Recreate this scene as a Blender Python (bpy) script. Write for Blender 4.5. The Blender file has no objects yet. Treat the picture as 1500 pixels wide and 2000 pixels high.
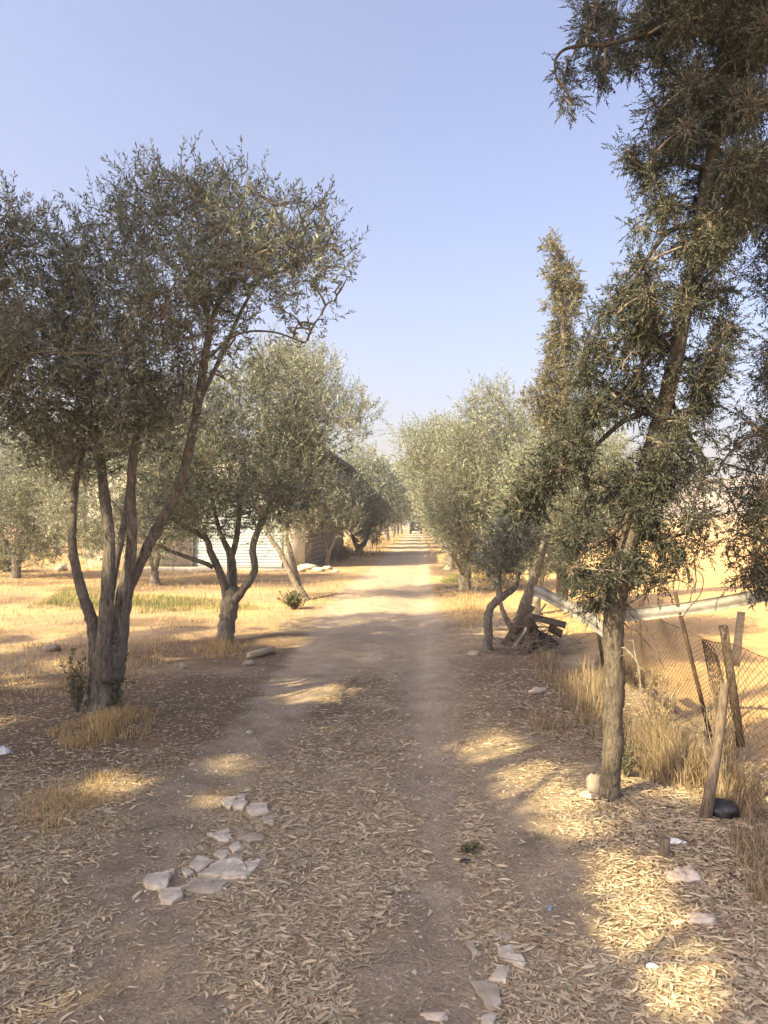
import bpy, math
import numpy as np
from mathutils import Vector

# ------------------------------------------------------------------ camera, sky, sun, exposure
F, CX, HY, CH = 1502.0, 750.0, 1020.0, 1.75      # focal (px of the 1500 x 2000 photo), centre column, horizon row, eye height
SUN_AZ, SUN_EL = math.radians(52.0), math.radians(38.0)   # sun stands behind the viewer, a little to the left
SUN_STRENGTH, SKY_STRENGTH, EXPOSURE = 5.0, 0.116, 1.5
scene = bpy.context.scene
col = scene.collection
cam = bpy.data.cameras.new("camera")
camo = bpy.data.objects.new("camera", cam)
col.objects.link(camo)
camo.location = (0, 0, CH)
camo.rotation_euler = (math.pi / 2, 0, 0)
cam.sensor_width = 36.0
cam.lens = F / 2000.0 * 36.0
cam.shift_y = 20.0 / 2000.0
cam.clip_start, cam.clip_end = 0.05, 8000
scene.camera = camo

world = bpy.data.worlds.new("World")
scene.world = world
world.use_nodes = True
wn, wl = world.node_tree.nodes, world.node_tree.links
sky = wn.new("ShaderNodeTexSky")
sky.sky_type = 'NISHITA'
sky.sun_disc = False
sky.sun_elevation = SUN_EL
sky.sun_rotation = math.pi + SUN_AZ
sky.altitude = 600
sky.air_density, sky.dust_density, sky.ozone_density = 1.0, 10.0, 0.0
bg = wn["Background"]
st = wn.new("ShaderNodeMix"); st.data_type = 'RGBA'; st.blend_type = 'MULTIPLY'; st.inputs[0].default_value = 1.0
st.inputs[7].default_value = (.925, .915, 1.05, 1)
wl.new(sky.outputs[0], st.inputs[6])
wl.new(st.outputs[2], bg.inputs[0])
bg.inputs[1].default_value = SKY_STRENGTH

sl = bpy.data.lights.new("sun", 'SUN')
sl.energy = SUN_STRENGTH
sl.angle = math.radians(0.53)
sl.color = (1.0, 0.82, 0.47)
so = bpy.data.objects.new("sun", sl)
col.objects.link(so)
LD = Vector((math.sin(SUN_AZ) * math.cos(SUN_EL), math.cos(SUN_AZ) * math.cos(SUN_EL), -math.sin(SUN_EL)))
so.rotation_euler = LD.to_track_quat('-Z', 'Y').to_euler()

vs = scene.view_settings
vs.view_transform = 'Standard'
vs.look = 'None'
vs.gamma = 1.0
vs.use_curve_mapping = False
vs.exposure = EXPOSURE
scene.cycles.max_bounces = 6
scene.cycles.diffuse_bounces = 3
scene.cycles.transmission_bounces = 4
scene.cycles.transparent_max_bounces = 4
scene.cycles.volume_bounces = 0
scene.cycles.use_denoising = True

# ------------------------------------------------------------------ helpers
R = np.random.default_rng(11)

def P(px, py, Y):
    """world point that stands Y metres away and is seen at photo pixel (px, py)"""
    return np.array([(px - CX) / F * Y, Y, CH + (HY - py) / F * Y])

def gnd(px, py):
    Y = CH * F / (py - HY)
    return np.array([(px - CX) / F * Y, Y])

def unit(v):
    return v / np.maximum(np.linalg.norm(v, axis=-1, keepdims=True), 1e-9)

def np_mesh(name, V, Q, mat, smooth=False):
    V = np.asarray(V, np.float32).reshape(-1, 3)
    Q = np.asarray(Q, np.int32)
    k = Q.shape[1]
    me = bpy.data.meshes.new(name)
    me.vertices.add(len(V))
    me.vertices.foreach_set("co", V.ravel())
    me.loops.add(Q.size)
    me.loops.foreach_set("vertex_index", Q.ravel())
    me.polygons.add(len(Q))
    me.polygons.foreach_set("loop_start", np.arange(0, Q.size, k, dtype=np.int32))
    me.polygons.foreach_set("loop_total", np.full(len(Q), k, np.int32))
    if smooth:
        me.polygons.foreach_set("use_smooth", np.ones(len(Q), bool))
    me.materials.append(mat)
    me.update(calc_edges=True)
    return me

def link(name, me, parent=None, loc=None):
    o = bpy.data.objects.new(name, me)
    col.objects.link(o)
    if parent is not None:
        o.parent = parent
    if loc is not None:
        o.location = loc
    return o

def tag(o, label=None, cat=None, group=None, kind=None):
    if label: o["label"] = label
    if cat: o["category"] = cat
    if group: o["group"] = group
    if kind: o["kind"] = kind
    return o

def empty(name, loc, label, cat, group=None, rz=0.0):
    o = bpy.data.objects.new(name, None)
    o.empty_display_size = 0.2
    col.objects.link(o)
    o.location = loc
    o.rotation_euler = (0, 0, rz)
    return tag(o, label, cat, group)

class QB:
    """collects quads"""
    def __init__(s):
        s.V, s.Q, s.n = [], [], 0
    def add(s, V, Q):
        V = np.asarray(V, float).reshape(-1, 3)
        s.V.append(V); s.Q.append(np.asarray(Q, int) + s.n); s.n += len(V)
    def box(s, c, size, rot=None):
        h = np.array(size) / 2.0
        v = np.array([[x, y, z] for x in (-1, 1) for y in (-1, 1) for z in (-1, 1)]) * h
        if rot is not None:
            v = v @ np.array(rot).T
        s.add(v + np.array(c), [[0, 1, 3, 2], [4, 6, 7, 5], [0, 4, 5, 1], [2, 3, 7, 6], [0, 2, 6, 4], [1, 5, 7, 3]])
    def tube(s, pts, rad, sides=8, cap=True, jitter=0.0, rng=R):
        pts = np.asarray(pts, float); rad = np.asarray(rad, float)
        K = len(pts)
        t = unit(np.gradient(pts, axis=0))
        u = np.zeros((K, 3))
        a = np.array([1.0, 0, 0]) if abs(t[0, 0]) < 0.8 else np.array([0, 1.0, 0])
        for i in range(K):
            a = a - t[i] * np.dot(a, t[i]); a = a / max(np.linalg.norm(a), 1e-9); u[i] = a
        w = np.cross(t, u)
        ang = np.arange(sides) * 2 * math.pi / sides
        r = rad[:, None] * (1 + jitter * rng.normal(size=(K, sides)))
        v = pts[:, None] + r[..., None] * (np.cos(ang)[None, :, None] * u[:, None] + np.sin(ang)[None, :, None] * w[:, None])
        i = np.arange(K - 1)[:, None] * sides
        j = np.arange(sides)[None]
        j2 = (j + 1) % sides
        q = np.stack([i + j, i + j2, i + sides + j2, i + sides + j], -1).reshape(-1, 4)
        v = v.reshape(-1, 3)
        if cap:
            v = np.vstack([v, pts[:1], pts[-1:]])
            c0, c1 = K * sides, K * sides + 1
            e = []
            for m in range(0, sides, 2):
                e.append([c0, (m + 2) % sides, m + 1, m]); b = (K - 1) * sides
                e.append([c1, b + m, b + m + 1, b + (m + 2) % sides])
            q = np.vstack([q, e])
        s.add(v, q)
    def prisms(s, A, B, ra, rb):
        """many thin three-sided twigs at once"""
        A = np.asarray(A, float); B = np.asarray(B, float); N = len(A)
        if N == 0: return
        d = unit(B - A)
        h = np.where(np.abs(d[:, 2:3]) < 0.9, np.array([[0, 0, 1.0]]), np.array([[1.0, 0, 0]]))
        u = unit(np.cross(d, h)); w = np.cross(d, u)
        ra = np.broadcast_to(np.asarray(ra, float), (N,)); rb = np.broadcast_to(np.asarray(rb, float), (N,))
        vs_ = []
        for (C, rr) in ((A, ra), (B, rb)):
            for k in range(3):
                an = k * 2.0944
                vs_.append(C + rr[:, None] * (math.cos(an) * u + math.sin(an) * w))
        v = np.stack(vs_, 1)
        f = np.array([[0, 1, 4, 3], [1, 2, 5, 4], [2, 0, 3, 5]])
        q = (np.arange(N)[:, None, None] * 6 + f[None]).reshape(-1, 4)
        s.add(v, q)
    def leaves(s, pos, d, L, W, rng=R, bend=0.1, nrm=None):
        N = len(pos)
        if N == 0: return
        d = unit(d)
        n = rng.normal(size=(N, 3)) if nrm is None else nrm
        side = unit(np.cross(d, n)); n = np.cross(side, d)
        L = np.broadcast_to(np.asarray(L, float), (N,))[:, None]; W = np.broadcast_to(np.asarray(W, float), (N,))[:, None]
        mid = pos + d * L * 0.48 + n * L * bend * 0.6
        v = np.stack([pos, mid + side * W * 0.5, pos + d * L - n * L * bend, mid - side * W * 0.5], 1)
        s.add(v, np.arange(N * 4).reshape(-1, 4))
    def mesh(s, name, mat, smooth=False, off=None):
        V = np.vstack(s.V); Q = np.vstack(s.Q)
        if off is not None: V = V - np.asarray(off)
        return np_mesh(name, V, Q, mat, smooth)

def smoothline(pts, n):
    """Catmull-Rom through pts (any columns)"""
    p = np.asarray(pts, float)
    p = np.vstack([2 * p[0] - p[1], p, 2 * p[-1] - p[-2]])
    out = []
    for i in range(1, len(p) - 2):
        t = np.linspace(0, 1, n, endpoint=False)[:, None]
        a, b, c, d = p[i - 1], p[i], p[i + 1], p[i + 2]
        out.append(0.5 * ((2 * b) + (-a + c) * t + (2 * a - 5 * b + 4 * c - d) * t ** 2 + (-a + 3 * b - 3 * c + d) * t ** 3))
    out.append(p[-2][None])
    return np.vstack(out)

def in_poly(x, y, poly):
    poly = np.asarray(poly, float); inside = np.zeros(x.shape, bool); j = len(poly) - 1
    for i in range(len(poly)):
        xi, yi = poly[i]; xj, yj = poly[j]
        c = ((yi > y) != (yj > y)) & (x < (xj - xi) * (y - yi) / (yj - yi + 1e-12) + xi)
        inside ^= c; j = i
    return inside

def edge_dist(x, y, poly):
    poly = np.asarray(poly, float); d = np.full(x.shape, 1e9)
    for a, b in zip(poly, np.roll(poly, -1, 0)):
        ab = b - a; t = np.clip(((x - a[0]) * ab[0] + (y - a[1]) * ab[1]) / (ab @ ab + 1e-12), 0, 1)
        d = np.minimum(d, np.hypot(x - a[0] - t * ab[0], y - a[1] - t * ab[1]))
    return d

_nk = np.random.default_rng(3)
_ws = [(_nk.uniform(0, 2 * math.pi), _nk.uniform(0, 6.28)) for _ in range(40)]
def noise2(x, y, scale, k0=0, octv=8):
    """cheap smooth noise, about -1 .. 1"""
    v = 0.0
    for i in range(octv):
        a, ph = _ws[(k0 + i) % 40]
        f = (1 + 0.23 * i) / scale
        v = v + np.sin(f * (np.cos(a) * x + np.sin(a) * y) * 3.0 + ph + 1.7 * np.sin(f * 1.3 * (np.sin(a) * x - np.cos(a) * y) + ph * 2))
    return v / math.sqrt(octv) * 0.75

ROAD = np.array([[-40, -1.9], [-10, -0.85], [0, -0.48], [3, -0.42], [9, -0.30], [15, -0.08], [20, 0.12], [28, 0.55], [40, 1.2], [60, 2.2], [90, 3.5], [135, 5.4], [220, 9.2]])
def rx(y):
    return np.interp(y, ROAD[:, 0], ROAD[:, 1])

# bare wheel ruts: (px, py, half width in m) along the photo's tracks
def rutline(l):
    return np.array([[*gnd(a, b), c] for a, b, c in l])
RUTS = [rutline([(270, 1990, .27), (300, 1880, .27), (285, 1770, .22), (290, 1660, .20), (370, 1570, .24), (470, 1470, .30), (560, 1370, .34), (620, 1280, .36), (665, 1200, .40), (700, 1150, .45)]),
        rutline([(820, 2020, .26), (830, 1930, .20), (850, 1800, .13), (860, 1680, .13), (850, 1550, .15), (845, 1430, .20), (835, 1320, .30), (820, 1230, .38), (810, 1160, .45)]),
        rutline([(930, 1480, .10), (985, 1570, .18), (1030, 1660, .20), (1060, 1720, .18), (1120, 1800, .12), (1170, 1850, .06)])]
def bare(x, y):
    """1 on the worn soil of the wheel ruts, 0 on the littered ground"""
    m = np.full(np.shape(x), -9.0)
    for l in RUTS:
        for a, b in zip(l[:-1], l[1:]):
            ab = b[:2] - a[:2]
            t = np.clip(((x - a[0]) * ab[0] + (y - a[1]) * ab[1]) / (ab @ ab), 0, 1)
            d = np.hypot(x - a[0] - t * ab[0], y - a[1] - t * ab[1])
            m = np.maximum(m, (a[2] + t * (b[2] - a[2]) - d))
    far = np.clip((y - 9.0) / 6.0, 0, 1)
    m = np.maximum(m, (0.92 + 0.2 * far - np.abs(x - rx(y))) * np.where(y > 9.5, 1, 0) - 0.5 * (1 - far))
    m = m + 0.06 * noise2(x, y, 0.35, 4) + 0.05 * noise2(x, y, 0.9, 12)
    return np.clip(m / 0.12 + 0.5, 0, 1)

def height(x, y):
    x = np.asarray(x, float); y = np.asarray(y, float)
    near = np.exp(-np.maximum(np.hypot(x, y) - 20, 0) / 30.0)
    h = 0.025 * noise2(x, y, 2.2, 0) * near + 0.008 * noise2(x, y, 0.5, 9) * np.exp(-np.maximum(np.hypot(x, y) - 9, 0) / 5.0)
    d = x - rx(y)
    h = h - 0.022 * (np.exp(-((d + 0.72) / 0.28) ** 2) + np.exp(-((d - 0.72) / 0.28) ** 2))
    h = h + 0.05 * np.exp(-((x + 2.75) ** 2 + (y - 7.1) ** 2) / 0.5)
    return h

# ------------------------------------------------------------------ materials
def nodemat(name):
    m = bpy.data.materials.new(name)
    m.use_nodes = True
    return m, m.node_tree.nodes, m.node_tree.links, m.node_tree.nodes["Principled BSDF"]

def mixc(n, l, fac, a, b, mode='MIX'):
    x = n.new("ShaderNodeMix"); x.data_type = 'RGBA'; x.blend_type = mode
    for sock, val in ((x.inputs[0], fac), (x.inputs[6], a), (x.inputs[7], b)):
        if hasattr(val, "is_output"): l.new(val, sock)
        elif isinstance(val, (int, float)): sock.default_value = val
        else: sock.default_value = (*val, 1)
    return x.outputs[2]

def noise_node(n, l, scale, detail=4, rough=0.6, vec=None, dist=0.0):
    t = n.new("ShaderNodeTexNoise")
    t.inputs["Scale"].default_value = scale; t.inputs["Detail"].default_value = detail
    t.inputs["Roughness"].default_value = rough; t.inputs["Distortion"].default_value = dist
    if vec is not None: l.new(vec, t.inputs["Vector"])
    return t.outputs["Fac"]

def ramp(n, l, src, stops):
    r = n.new("ShaderNodeValToRGB"); l.new(src, r.inputs[0])
    e = r.color_ramp.elements
    while len(e) < len(stops): e.new(0.5)
    for k, (p, c) in enumerate(stops):
        e[k].position = p
        e[k].color = (*c, 1) if not isinstance(c, (int, float)) else (c, c, c, 1)
    return r.outputs[0]

def bump(n, l, bsdf, src, strength, dist, prev=None):
    b = n.new("ShaderNodeBump"); b.inputs["Strength"].default_value = strength; b.inputs["Distance"].default_value = dist
    l.new(src, b.inputs["Height"])
    if prev is not None: l.new(prev, b.inputs["Normal"])
    l.new(b.outputs[0], bsdf.inputs["Normal"])
    return b.outputs[0]

def simple(name, c1, c2, scale=6.0, rough=0.85, bmp=0.3, bd=0.01, metal=0.0, stretch=None, spec=0.3, lo=.35, hi=.65):
    m, n, l, p = nodemat(name)
    tc = n.new("ShaderNodeTexCoord"); vec = tc.outputs["Object"]
    if stretch:
        mp = n.new("ShaderNodeMapping"); mp.inputs["Scale"].default_value = stretch
        l.new(vec, mp.inputs[0]); vec = mp.outputs[0]
    f = noise_node(n, l, scale, 6, 0.65, vec)
    c = ramp(n, l, f, [(lo, c1), (hi, c2)])
    l.new(c, p.inputs["Base Color"])
    p.inputs["Roughness"].default_value = rough; p.inputs["Metallic"].default_value = metal
    p.inputs["Specular IOR Level"].default_value = spec
    if bmp: bump(n, l, p, noise_node(n, l, scale * 3, 5, 0.6, vec), bmp, bd)
    return m

def leafmat(name, top, under, vary=0.5, transl=0.25, rough=0.55, warm=None, warmfrac=0.06, spec=0.25):
    """two-sided leaf: darker upper side, paler lower side, every leaf a little different"""
    m, n, l, p = nodemat(name)
    g = n.new("ShaderNodeNewGeometry"); oi = n.new("ShaderNodeObjectInfo")
    ad = n.new("ShaderNodeMath"); ad.operation = 'ADD'
    l.new(g.outputs["Random Per Island"], ad.inputs[0]); l.new(oi.outputs["Random"], ad.inputs[1])
    fr = n.new("ShaderNodeMath"); fr.operation = 'FRACT'; l.new(ad.outputs[0], fr.inputs[0])
    base = mixc(n, l, g.outputs["Backfacing"], top, under)
    val = ramp(n, l, fr.outputs[0], [(0.0, 1 - vary), (1.0, 1 + vary)])
    c = mixc(n, l, 1.0, base, val, 'MULTIPLY')
    if warm:
        m2 = n.new("ShaderNodeMath"); m2.operation = 'MULTIPLY'; m2.inputs[1].default_value = 7.13; l.new(fr.outputs[0], m2.inputs[0])
        f2 = n.new("ShaderNodeMath"); f2.operation = 'FRACT'; l.new(m2.outputs[0], f2.inputs[0])
        lt = n.new("ShaderNodeMath"); lt.operation = 'LESS_THAN'; lt.inputs[1].default_value = warmfrac; l.new(f2.outputs[0], lt.inputs[0])
        c = mixc(n, l, lt.outputs[0], c, warm)
    l.new(c, p.inputs["Base Color"])
    p.inputs["Roughness"].default_value = rough; p.inputs["Specular IOR Level"].default_value = spec
    if transl:
        tr = n.new("ShaderNodeBsdfTranslucent"); l.new(c, tr.inputs[0])
        mx = n.new("ShaderNodeMixShader"); mx.inputs[0].default_value = transl
        l.new(p.outputs[0], mx.inputs[1]); l.new(tr.outputs[0], mx.inputs[2])
        l.new(mx.outputs[0], n["Material Output"].inputs[0])
    return m

def barkmat(name, dark, light, patch, scale=9.0):
    m, n, l, p = nodemat(name)
    tc = n.new("ShaderNodeTexCoord")
    mp = n.new("ShaderNodeMapping"); mp.inputs["Scale"].default_value = (1, 1, 0.22); l.new(tc.outputs["Object"], mp.inputs[0])
    f = noise_node(n, l, scale * 2.4, 8, 0.75, mp.outputs[0], 0.8)
    c = ramp(n, l, f, [(0.34, dark), (0.5, tuple(.5 * (u + v) for u, v in zip(dark, light))), (0.66, light)])
    f2 = noise_node(n, l, scale * 0.7, 6, 0.65, tc.outputs["Object"])
    pm = ramp(n, l, f2, [(0.50, 0.0), (0.60, 1.0)])
    c = mixc(n, l, pm, c, mixc(n, l, f, tuple(.55 * v for v in patch), patch))
    f3 = noise_node(n, l, scale * 6, 6, 0.7, mp.outputs[0], 0.3)
    c = mixc(n, l, 1.0, c, ramp(n, l, f3, [(.30, .30), (.5, .95), (.66, 1.3)]), 'MULTIPLY')
    l.new(c, p.inputs["Base Color"]); p.inputs["Roughness"].default_value = 0.9; p.inputs["Specular IOR Level"].default_value = 0.15
    b1 = bump(n, l, p, f, 1.0, 0.05)
    bump(n, l, p, f3, 0.8, 0.012, b1)
    return m

def groundmat(name):
    """soil, straw litter, dry grass and bare field by zone; the zones come from the mesh, the grain from noise"""
    m, n, l, p = nodemat(name)
    ge = n.new("ShaderNodeNewGeometry"); pos = ge.outputs["Position"]
    at = n.new("ShaderNodeAttribute"); at.attribute_name = "zone"
    sp = n.new("ShaderNodeSeparateColor"); l.new(at.outputs["Color"], sp.inputs[0])
    fine = noise_node(n, l, 55, 8, 0.75, pos)
    mid = noise_node(n, l, 3.2, 7, 0.62, pos, 0.4)
    big = noise_node(n, l, 0.45, 4, 0.55, pos)
    vo = n.new("ShaderNodeTexVoronoi"); vo.inputs["Scale"].default_value = 30; vo.inputs["Randomness"].default_value = 1.0
    mp = n.new("ShaderNodeMapping"); mp.inputs["Scale"].default_value = (1, 0.35, 1); l.new(pos, mp.inputs[0])
    nd = n.new("ShaderNodeTexNoise"); nd.inputs["Scale"].default_value = 4; l.new(pos, nd.inputs["Vector"])
    va = n.new("ShaderNodeVectorMath"); va.operation = 'ADD'; l.new(mp.outputs[0], va.inputs[0]); l.new(nd.outputs["Color"], va.inputs[1])
    l.new(va.outputs[0], vo.inputs["Vector"])
    litter = ramp(n, l, vo.outputs["Color"], [(0.0, (.22, .172, .112)), (0.45, (.42, .345, .228)), (1.0, (.56, .465, .32))])
    litter = mixc(n, l, ramp(n, l, mid, [(.35, 0.0), (.62, .8)]), litter, (.24, .17, .11))
    soil = ramp(n, l, mid, [(.3, (.135, .104, .072)), (.46, (.26, .205, .143)), (.7, (.37, .295, .208))])
    pale = ramp(n, l, mid, [(.3, (.36, .275, .19)), (.5, (.43, .34, .24)), (.7, (.49, .395, .285))])
    soil = mixc(n, l, at.outputs["Alpha"], soil, pale)
    soil = mixc(n, l, 1.0, soil, ramp(n, l, fine, [(.28, .45), (.5, 1.0), (.62, 1.25), (.75, 1.7)]), 'MULTIPLY')
    dry = ramp(n, l, fine, [(.3, (.36, .24, .115)), (.55, (.55, .38, .17)), (.75, (.66, .47, .225))])
    dry = mixc(n, l, ramp(n, l, big, [(.38, 0.0), (.55, .85)]), dry, (.37, .25, .15))
    dry = mixc(n, l, ramp(n, l, mid, [(.5, 0.0), (.66, .7)]), dry, (.30, .205, .13))
    field = ramp(n, l, fine, [(.3, (.48, .305, .135)), (.7, (.64, .42, .19))])
    field = mixc(n, l, ramp(n, l, mid, [(.4, 0.0), (.62, .5)]), field, (.50, .325, .155))
    def jag(src, amt=.5):
        a = n.new("ShaderNodeMath"); a.operation = 'MULTIPLY_ADD'; l.new(mid, a.inputs[0]); a.inputs[1].default_value = amt; a.inputs[2].default_value = -amt / 2
        b = n.new("ShaderNodeMath"); b.operation = 'ADD'; l.new(src, b.inputs[0]); l.new(a.outputs[0], b.inputs[1]); b.use_clamp = True
        return b.outputs[0]
    c = mixc(n, l, jag(sp.outputs[1]), litter, dry)
    am = n.new("ShaderNodeAttribute"); am.attribute_name = "mould_shade"
    mould_shade = ramp(n, l, fine, [(.3, (.10, .068, .045)), (.55, (.20, .14, .09)), (.75, (.36, .28, .185))])  # dark earth colour, used for painted tree shade as well
    c = mixc(n, l, jag(am.outputs["Fac"], .6), c, mould_shade)
    c = mixc(n, l, jag(sp.outputs[2], .3), c, field)
    c = mixc(n, l, jag(sp.outputs[0], .6), c, soil)
    peb = n.new("ShaderNodeTexVoronoi"); peb.inputs["Scale"].default_value = 38; l.new(pos, peb.inputs["Vector"])
    pk = ramp(n, l, peb.outputs["Distance"], [(.10, 1.0), (.16, 0.0)])
    c = mixc(n, l, pk, c, (.42, .35, .27))
    l.new(c, p.inputs["Base Color"]); p.inputs["Roughness"].default_value = 0.95; p.inputs["Specular IOR Level"].default_value = 0.1
    b1 = bump(n, l, p, mid, 0.6, 0.06)
    b2 = bump(n, l, p, fine, 0.7, 0.012, b1)
    bump(n, l, p, vo.outputs["Distance"], 0.35, 0.012, b2)
    return m

M = {}
M["ground"] = groundmat("earth")
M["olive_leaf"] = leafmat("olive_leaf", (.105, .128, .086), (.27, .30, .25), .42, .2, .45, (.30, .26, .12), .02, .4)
M["olive_leaf_lit"] = leafmat("olive_leaf_sunny", (.175, .20, .135), (.31, .34, .27), .35, .25, .5, (.33, .28, .12), .05)  # paler copy of olive_leaf: sunlight put into the colour
M["green_leaf"] = leafmat("green_leaf", (.11, .17, .035), (.15, .22, .06), .3, .3, .55)
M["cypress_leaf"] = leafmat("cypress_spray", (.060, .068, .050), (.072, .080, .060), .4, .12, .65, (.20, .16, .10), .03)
M["cypress_lit"] = leafmat("cypress_spray_sunny", (.15, .145, .085), (.17, .165, .10), .4, .15, .65, (.26, .21, .12), .08)  # lighter, warmer copy of the cypress spray with the sunlit tone painted in
M["euc_leaf"] = leafmat("eucalyptus_leaf", (.08, .10, .05), (.11, .13, .08), .35, .15, .5)
M["olive_bark"] = barkmat("olive_bark", (.13, .115, .098), (.36, .325, .28), (.28, .25, .21), 9)
M["pale_bark"] = barkmat("pale_bark", (.20, .17, .135), (.42, .365, .29), (.33, .29, .23), 9)
M["cypress_bark"] = barkmat("cypress_bark", (.12, .10, .078), (.30, .26, .205), (.23, .195, .155), 12)
M["dark_limb"] = barkmat("dark_limb_bark", (.05, .042, .035), (.15, .125, .10), (.11, .095, .075), 14)
M["twig"] = simple("twig_bark", (.15, .125, .095), (.31, .265, .205), 30, .9, 0)
M["litter"] = leafmat("fallen_leaf", (.47, .38, .25), (.51, .415, .28), .36, .1, .8, (.33, .23, .145), .10, .1)
M["straw"] = leafmat("dry_straw", (.54, .41, .215), (.54, .41, .215), .35, .3, .75, (.34, .22, .10), .2, .1)
M["straw_dark"] = leafmat("weathered_straw", (.37, .295, .19), (.37, .295, .19), .4, .25, .8, (.20, .14, .08), .25, .1)
M["grass"] = leafmat("green_grass_blade", (.16, .21, .075), (.16, .21, .075), .35, .3, .7, (.40, .32, .14), .25, .1)
M["weed"] = leafmat("weed_leaf", (.10, .115, .055), (.15, .16, .09), .4, .2, .6, (.25, .18, .09), .15)
M["stone"] = simple("pale_limestone", (.34, .285, .215), (.66, .585, .475), 9, .9, .5, .01)
M["dusty_stone"] = simple("dusty_limestone", (.26, .215, .16), (.48, .41, .32), 9, .95, .5, .01)
M["dark_stone"] = simple("grey_stone", (.16, .135, .11), (.30, .26, .22), 12, .9, .5, .01)
M["clod"] = simple("dry_clod", (.40, .26, .125), (.56, .38, .19), 9, .95, 0)
M["block"] = simple("concrete_block", (.24, .20, .165), (.36, .31, .265), 5, .95, .5, .01)
M["mortar"] = simple("mortar", (.17, .145, .12), (.25, .215, .18), 9, .95, .4, .01)
M["plaster"] = simple("limewashed_plaster", (.38, .34, .29), (.62, .58, .51), 1.1, .9, .2, .01)
M["shutter"] = simple("pale_shutter_paint", (.31, .37, .385), (.41, .47, .485), 2.0, .5, .05, .005)
M["roof"] = simple("dark_roof_sheet", (.045, .04, .04), (.09, .08, .075), 4, .8, .2, .01)
M["galv"] = simple("galvanised_sheet", (.17, .16, .15), (.33, .32, .30), 7, .65, .15, .004, .15)
M["rust"] = simple("rusty_iron", (.045, .033, .026), (.125, .08, .055), 14, .85, .5, .006, .2)
M["post"] = simple("weathered_post_wood", (.09, .07, .05), (.24, .19, .14), 9, .9, .8, .012, 0, (6, 6, .6))
M["dark_wood"] = simple("dark_plank_wood", (.05, .038, .028), (.15, .115, .085), 9, .9, .8, .012, 0, (6, 6, .6))
M["pale_wood"] = simple("bleached_wood", (.33, .27, .19), (.50, .42, .30), 9, .85, .6, .008, 0, (.6, 6, 6))
M["wire"] = simple("rusty_wire", (.075, .05, .035), (.17, .12, .085), 20, .7, 0, .01, .4)
M["black_bag"] = simple("black_plastic_film", (.010, .010, .011), (.03, .03, .032), 8, .38, .6, .02, 0, None, .5)
M["white_bag"] = simple("white_plastic_film", (.62, .62, .62), (.80, .80, .79), 8, .5, .5, .02)
M["paper"] = simple("stained_cloth", (.36, .28, .22), (.62, .54, .46), 9, .9, .4, .02)
M["blue"] = simple("blue_wrapper_film", (.12, .18, .30), (.24, .32, .44), 20, .35, .2, .01, 0, None, .5)
M["car"] = simple("dark_car_paint", (.02, .021, .024), (.03, .031, .034), 3, .3, 0)
M["glass"] = simple("car_glass", (.03, .035, .04), (.05, .055, .06), 3, .08, 0)
M["tyre"] = simple("tyre_rubber", (.012, .012, .012), (.03, .03, .03), 9, .9, .2)
M["lamp_red"] = simple("red_lamp_lens", (.30, .02, .015), (.38, .03, .02), 9, .25, 0)
M["plate"] = simple("number_plate", (.6, .6, .58), (.72, .72, .7), 9, .4, 0)
M["hill"] = simple("dry_hillside", (.22, .155, .10), (.32, .235, .155), .02, .95, .3, 1.0)
M["bush"] = leafmat("dusty_bush_leaf", (.13, .125, .06), (.17, .165, .09), .4, .2, .6)

# ------------------------------------------------------------------ setting: ground, road, field, hills
def ground_axis():
    xs = np.concatenate([-8 - np.geomspace(.1, 640, 60)[::-1], np.arange(-8, 8.01, .075), 8 + np.geomspace(.1, 640, 60)])
    ys = np.concatenate([-np.geomspace(.3, 400, 40)[::-1], np.arange(0, 14, .075), 14 + np.geomspace(.08, 820, 120)])
    return xs, ys
def zones(x, y):
    b = bare(x, y)
    d = x - rx(y)
    wig = 1.0 * noise2(x, y, 5, 17)
    dry = np.clip((y - 10.6 + .5 * wig + np.where(x < -1.7, 0.2, -2.2)) / 3.0, 0, 1)
    fld = np.clip((x - 2.55 - .1 * wig - np.maximum(y - 30, 0) * .05) / .5, 0, 1)
    return np.stack([b, dry, fld, np.clip(.85 * np.clip((y - 5.0) / 8.0, 0, 1) + .5 * np.exp(-((d - np.interp(y, [2, 5, 9], [.66, .72, .80])) / .14) ** 2) * np.clip((y - 2.2) / 3, .35, 1) + .3 * np.exp(-((d + .8) / .2) ** 2) * np.clip((y - 4) / 3, 0, 1), 0, 1)], -1)
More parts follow.
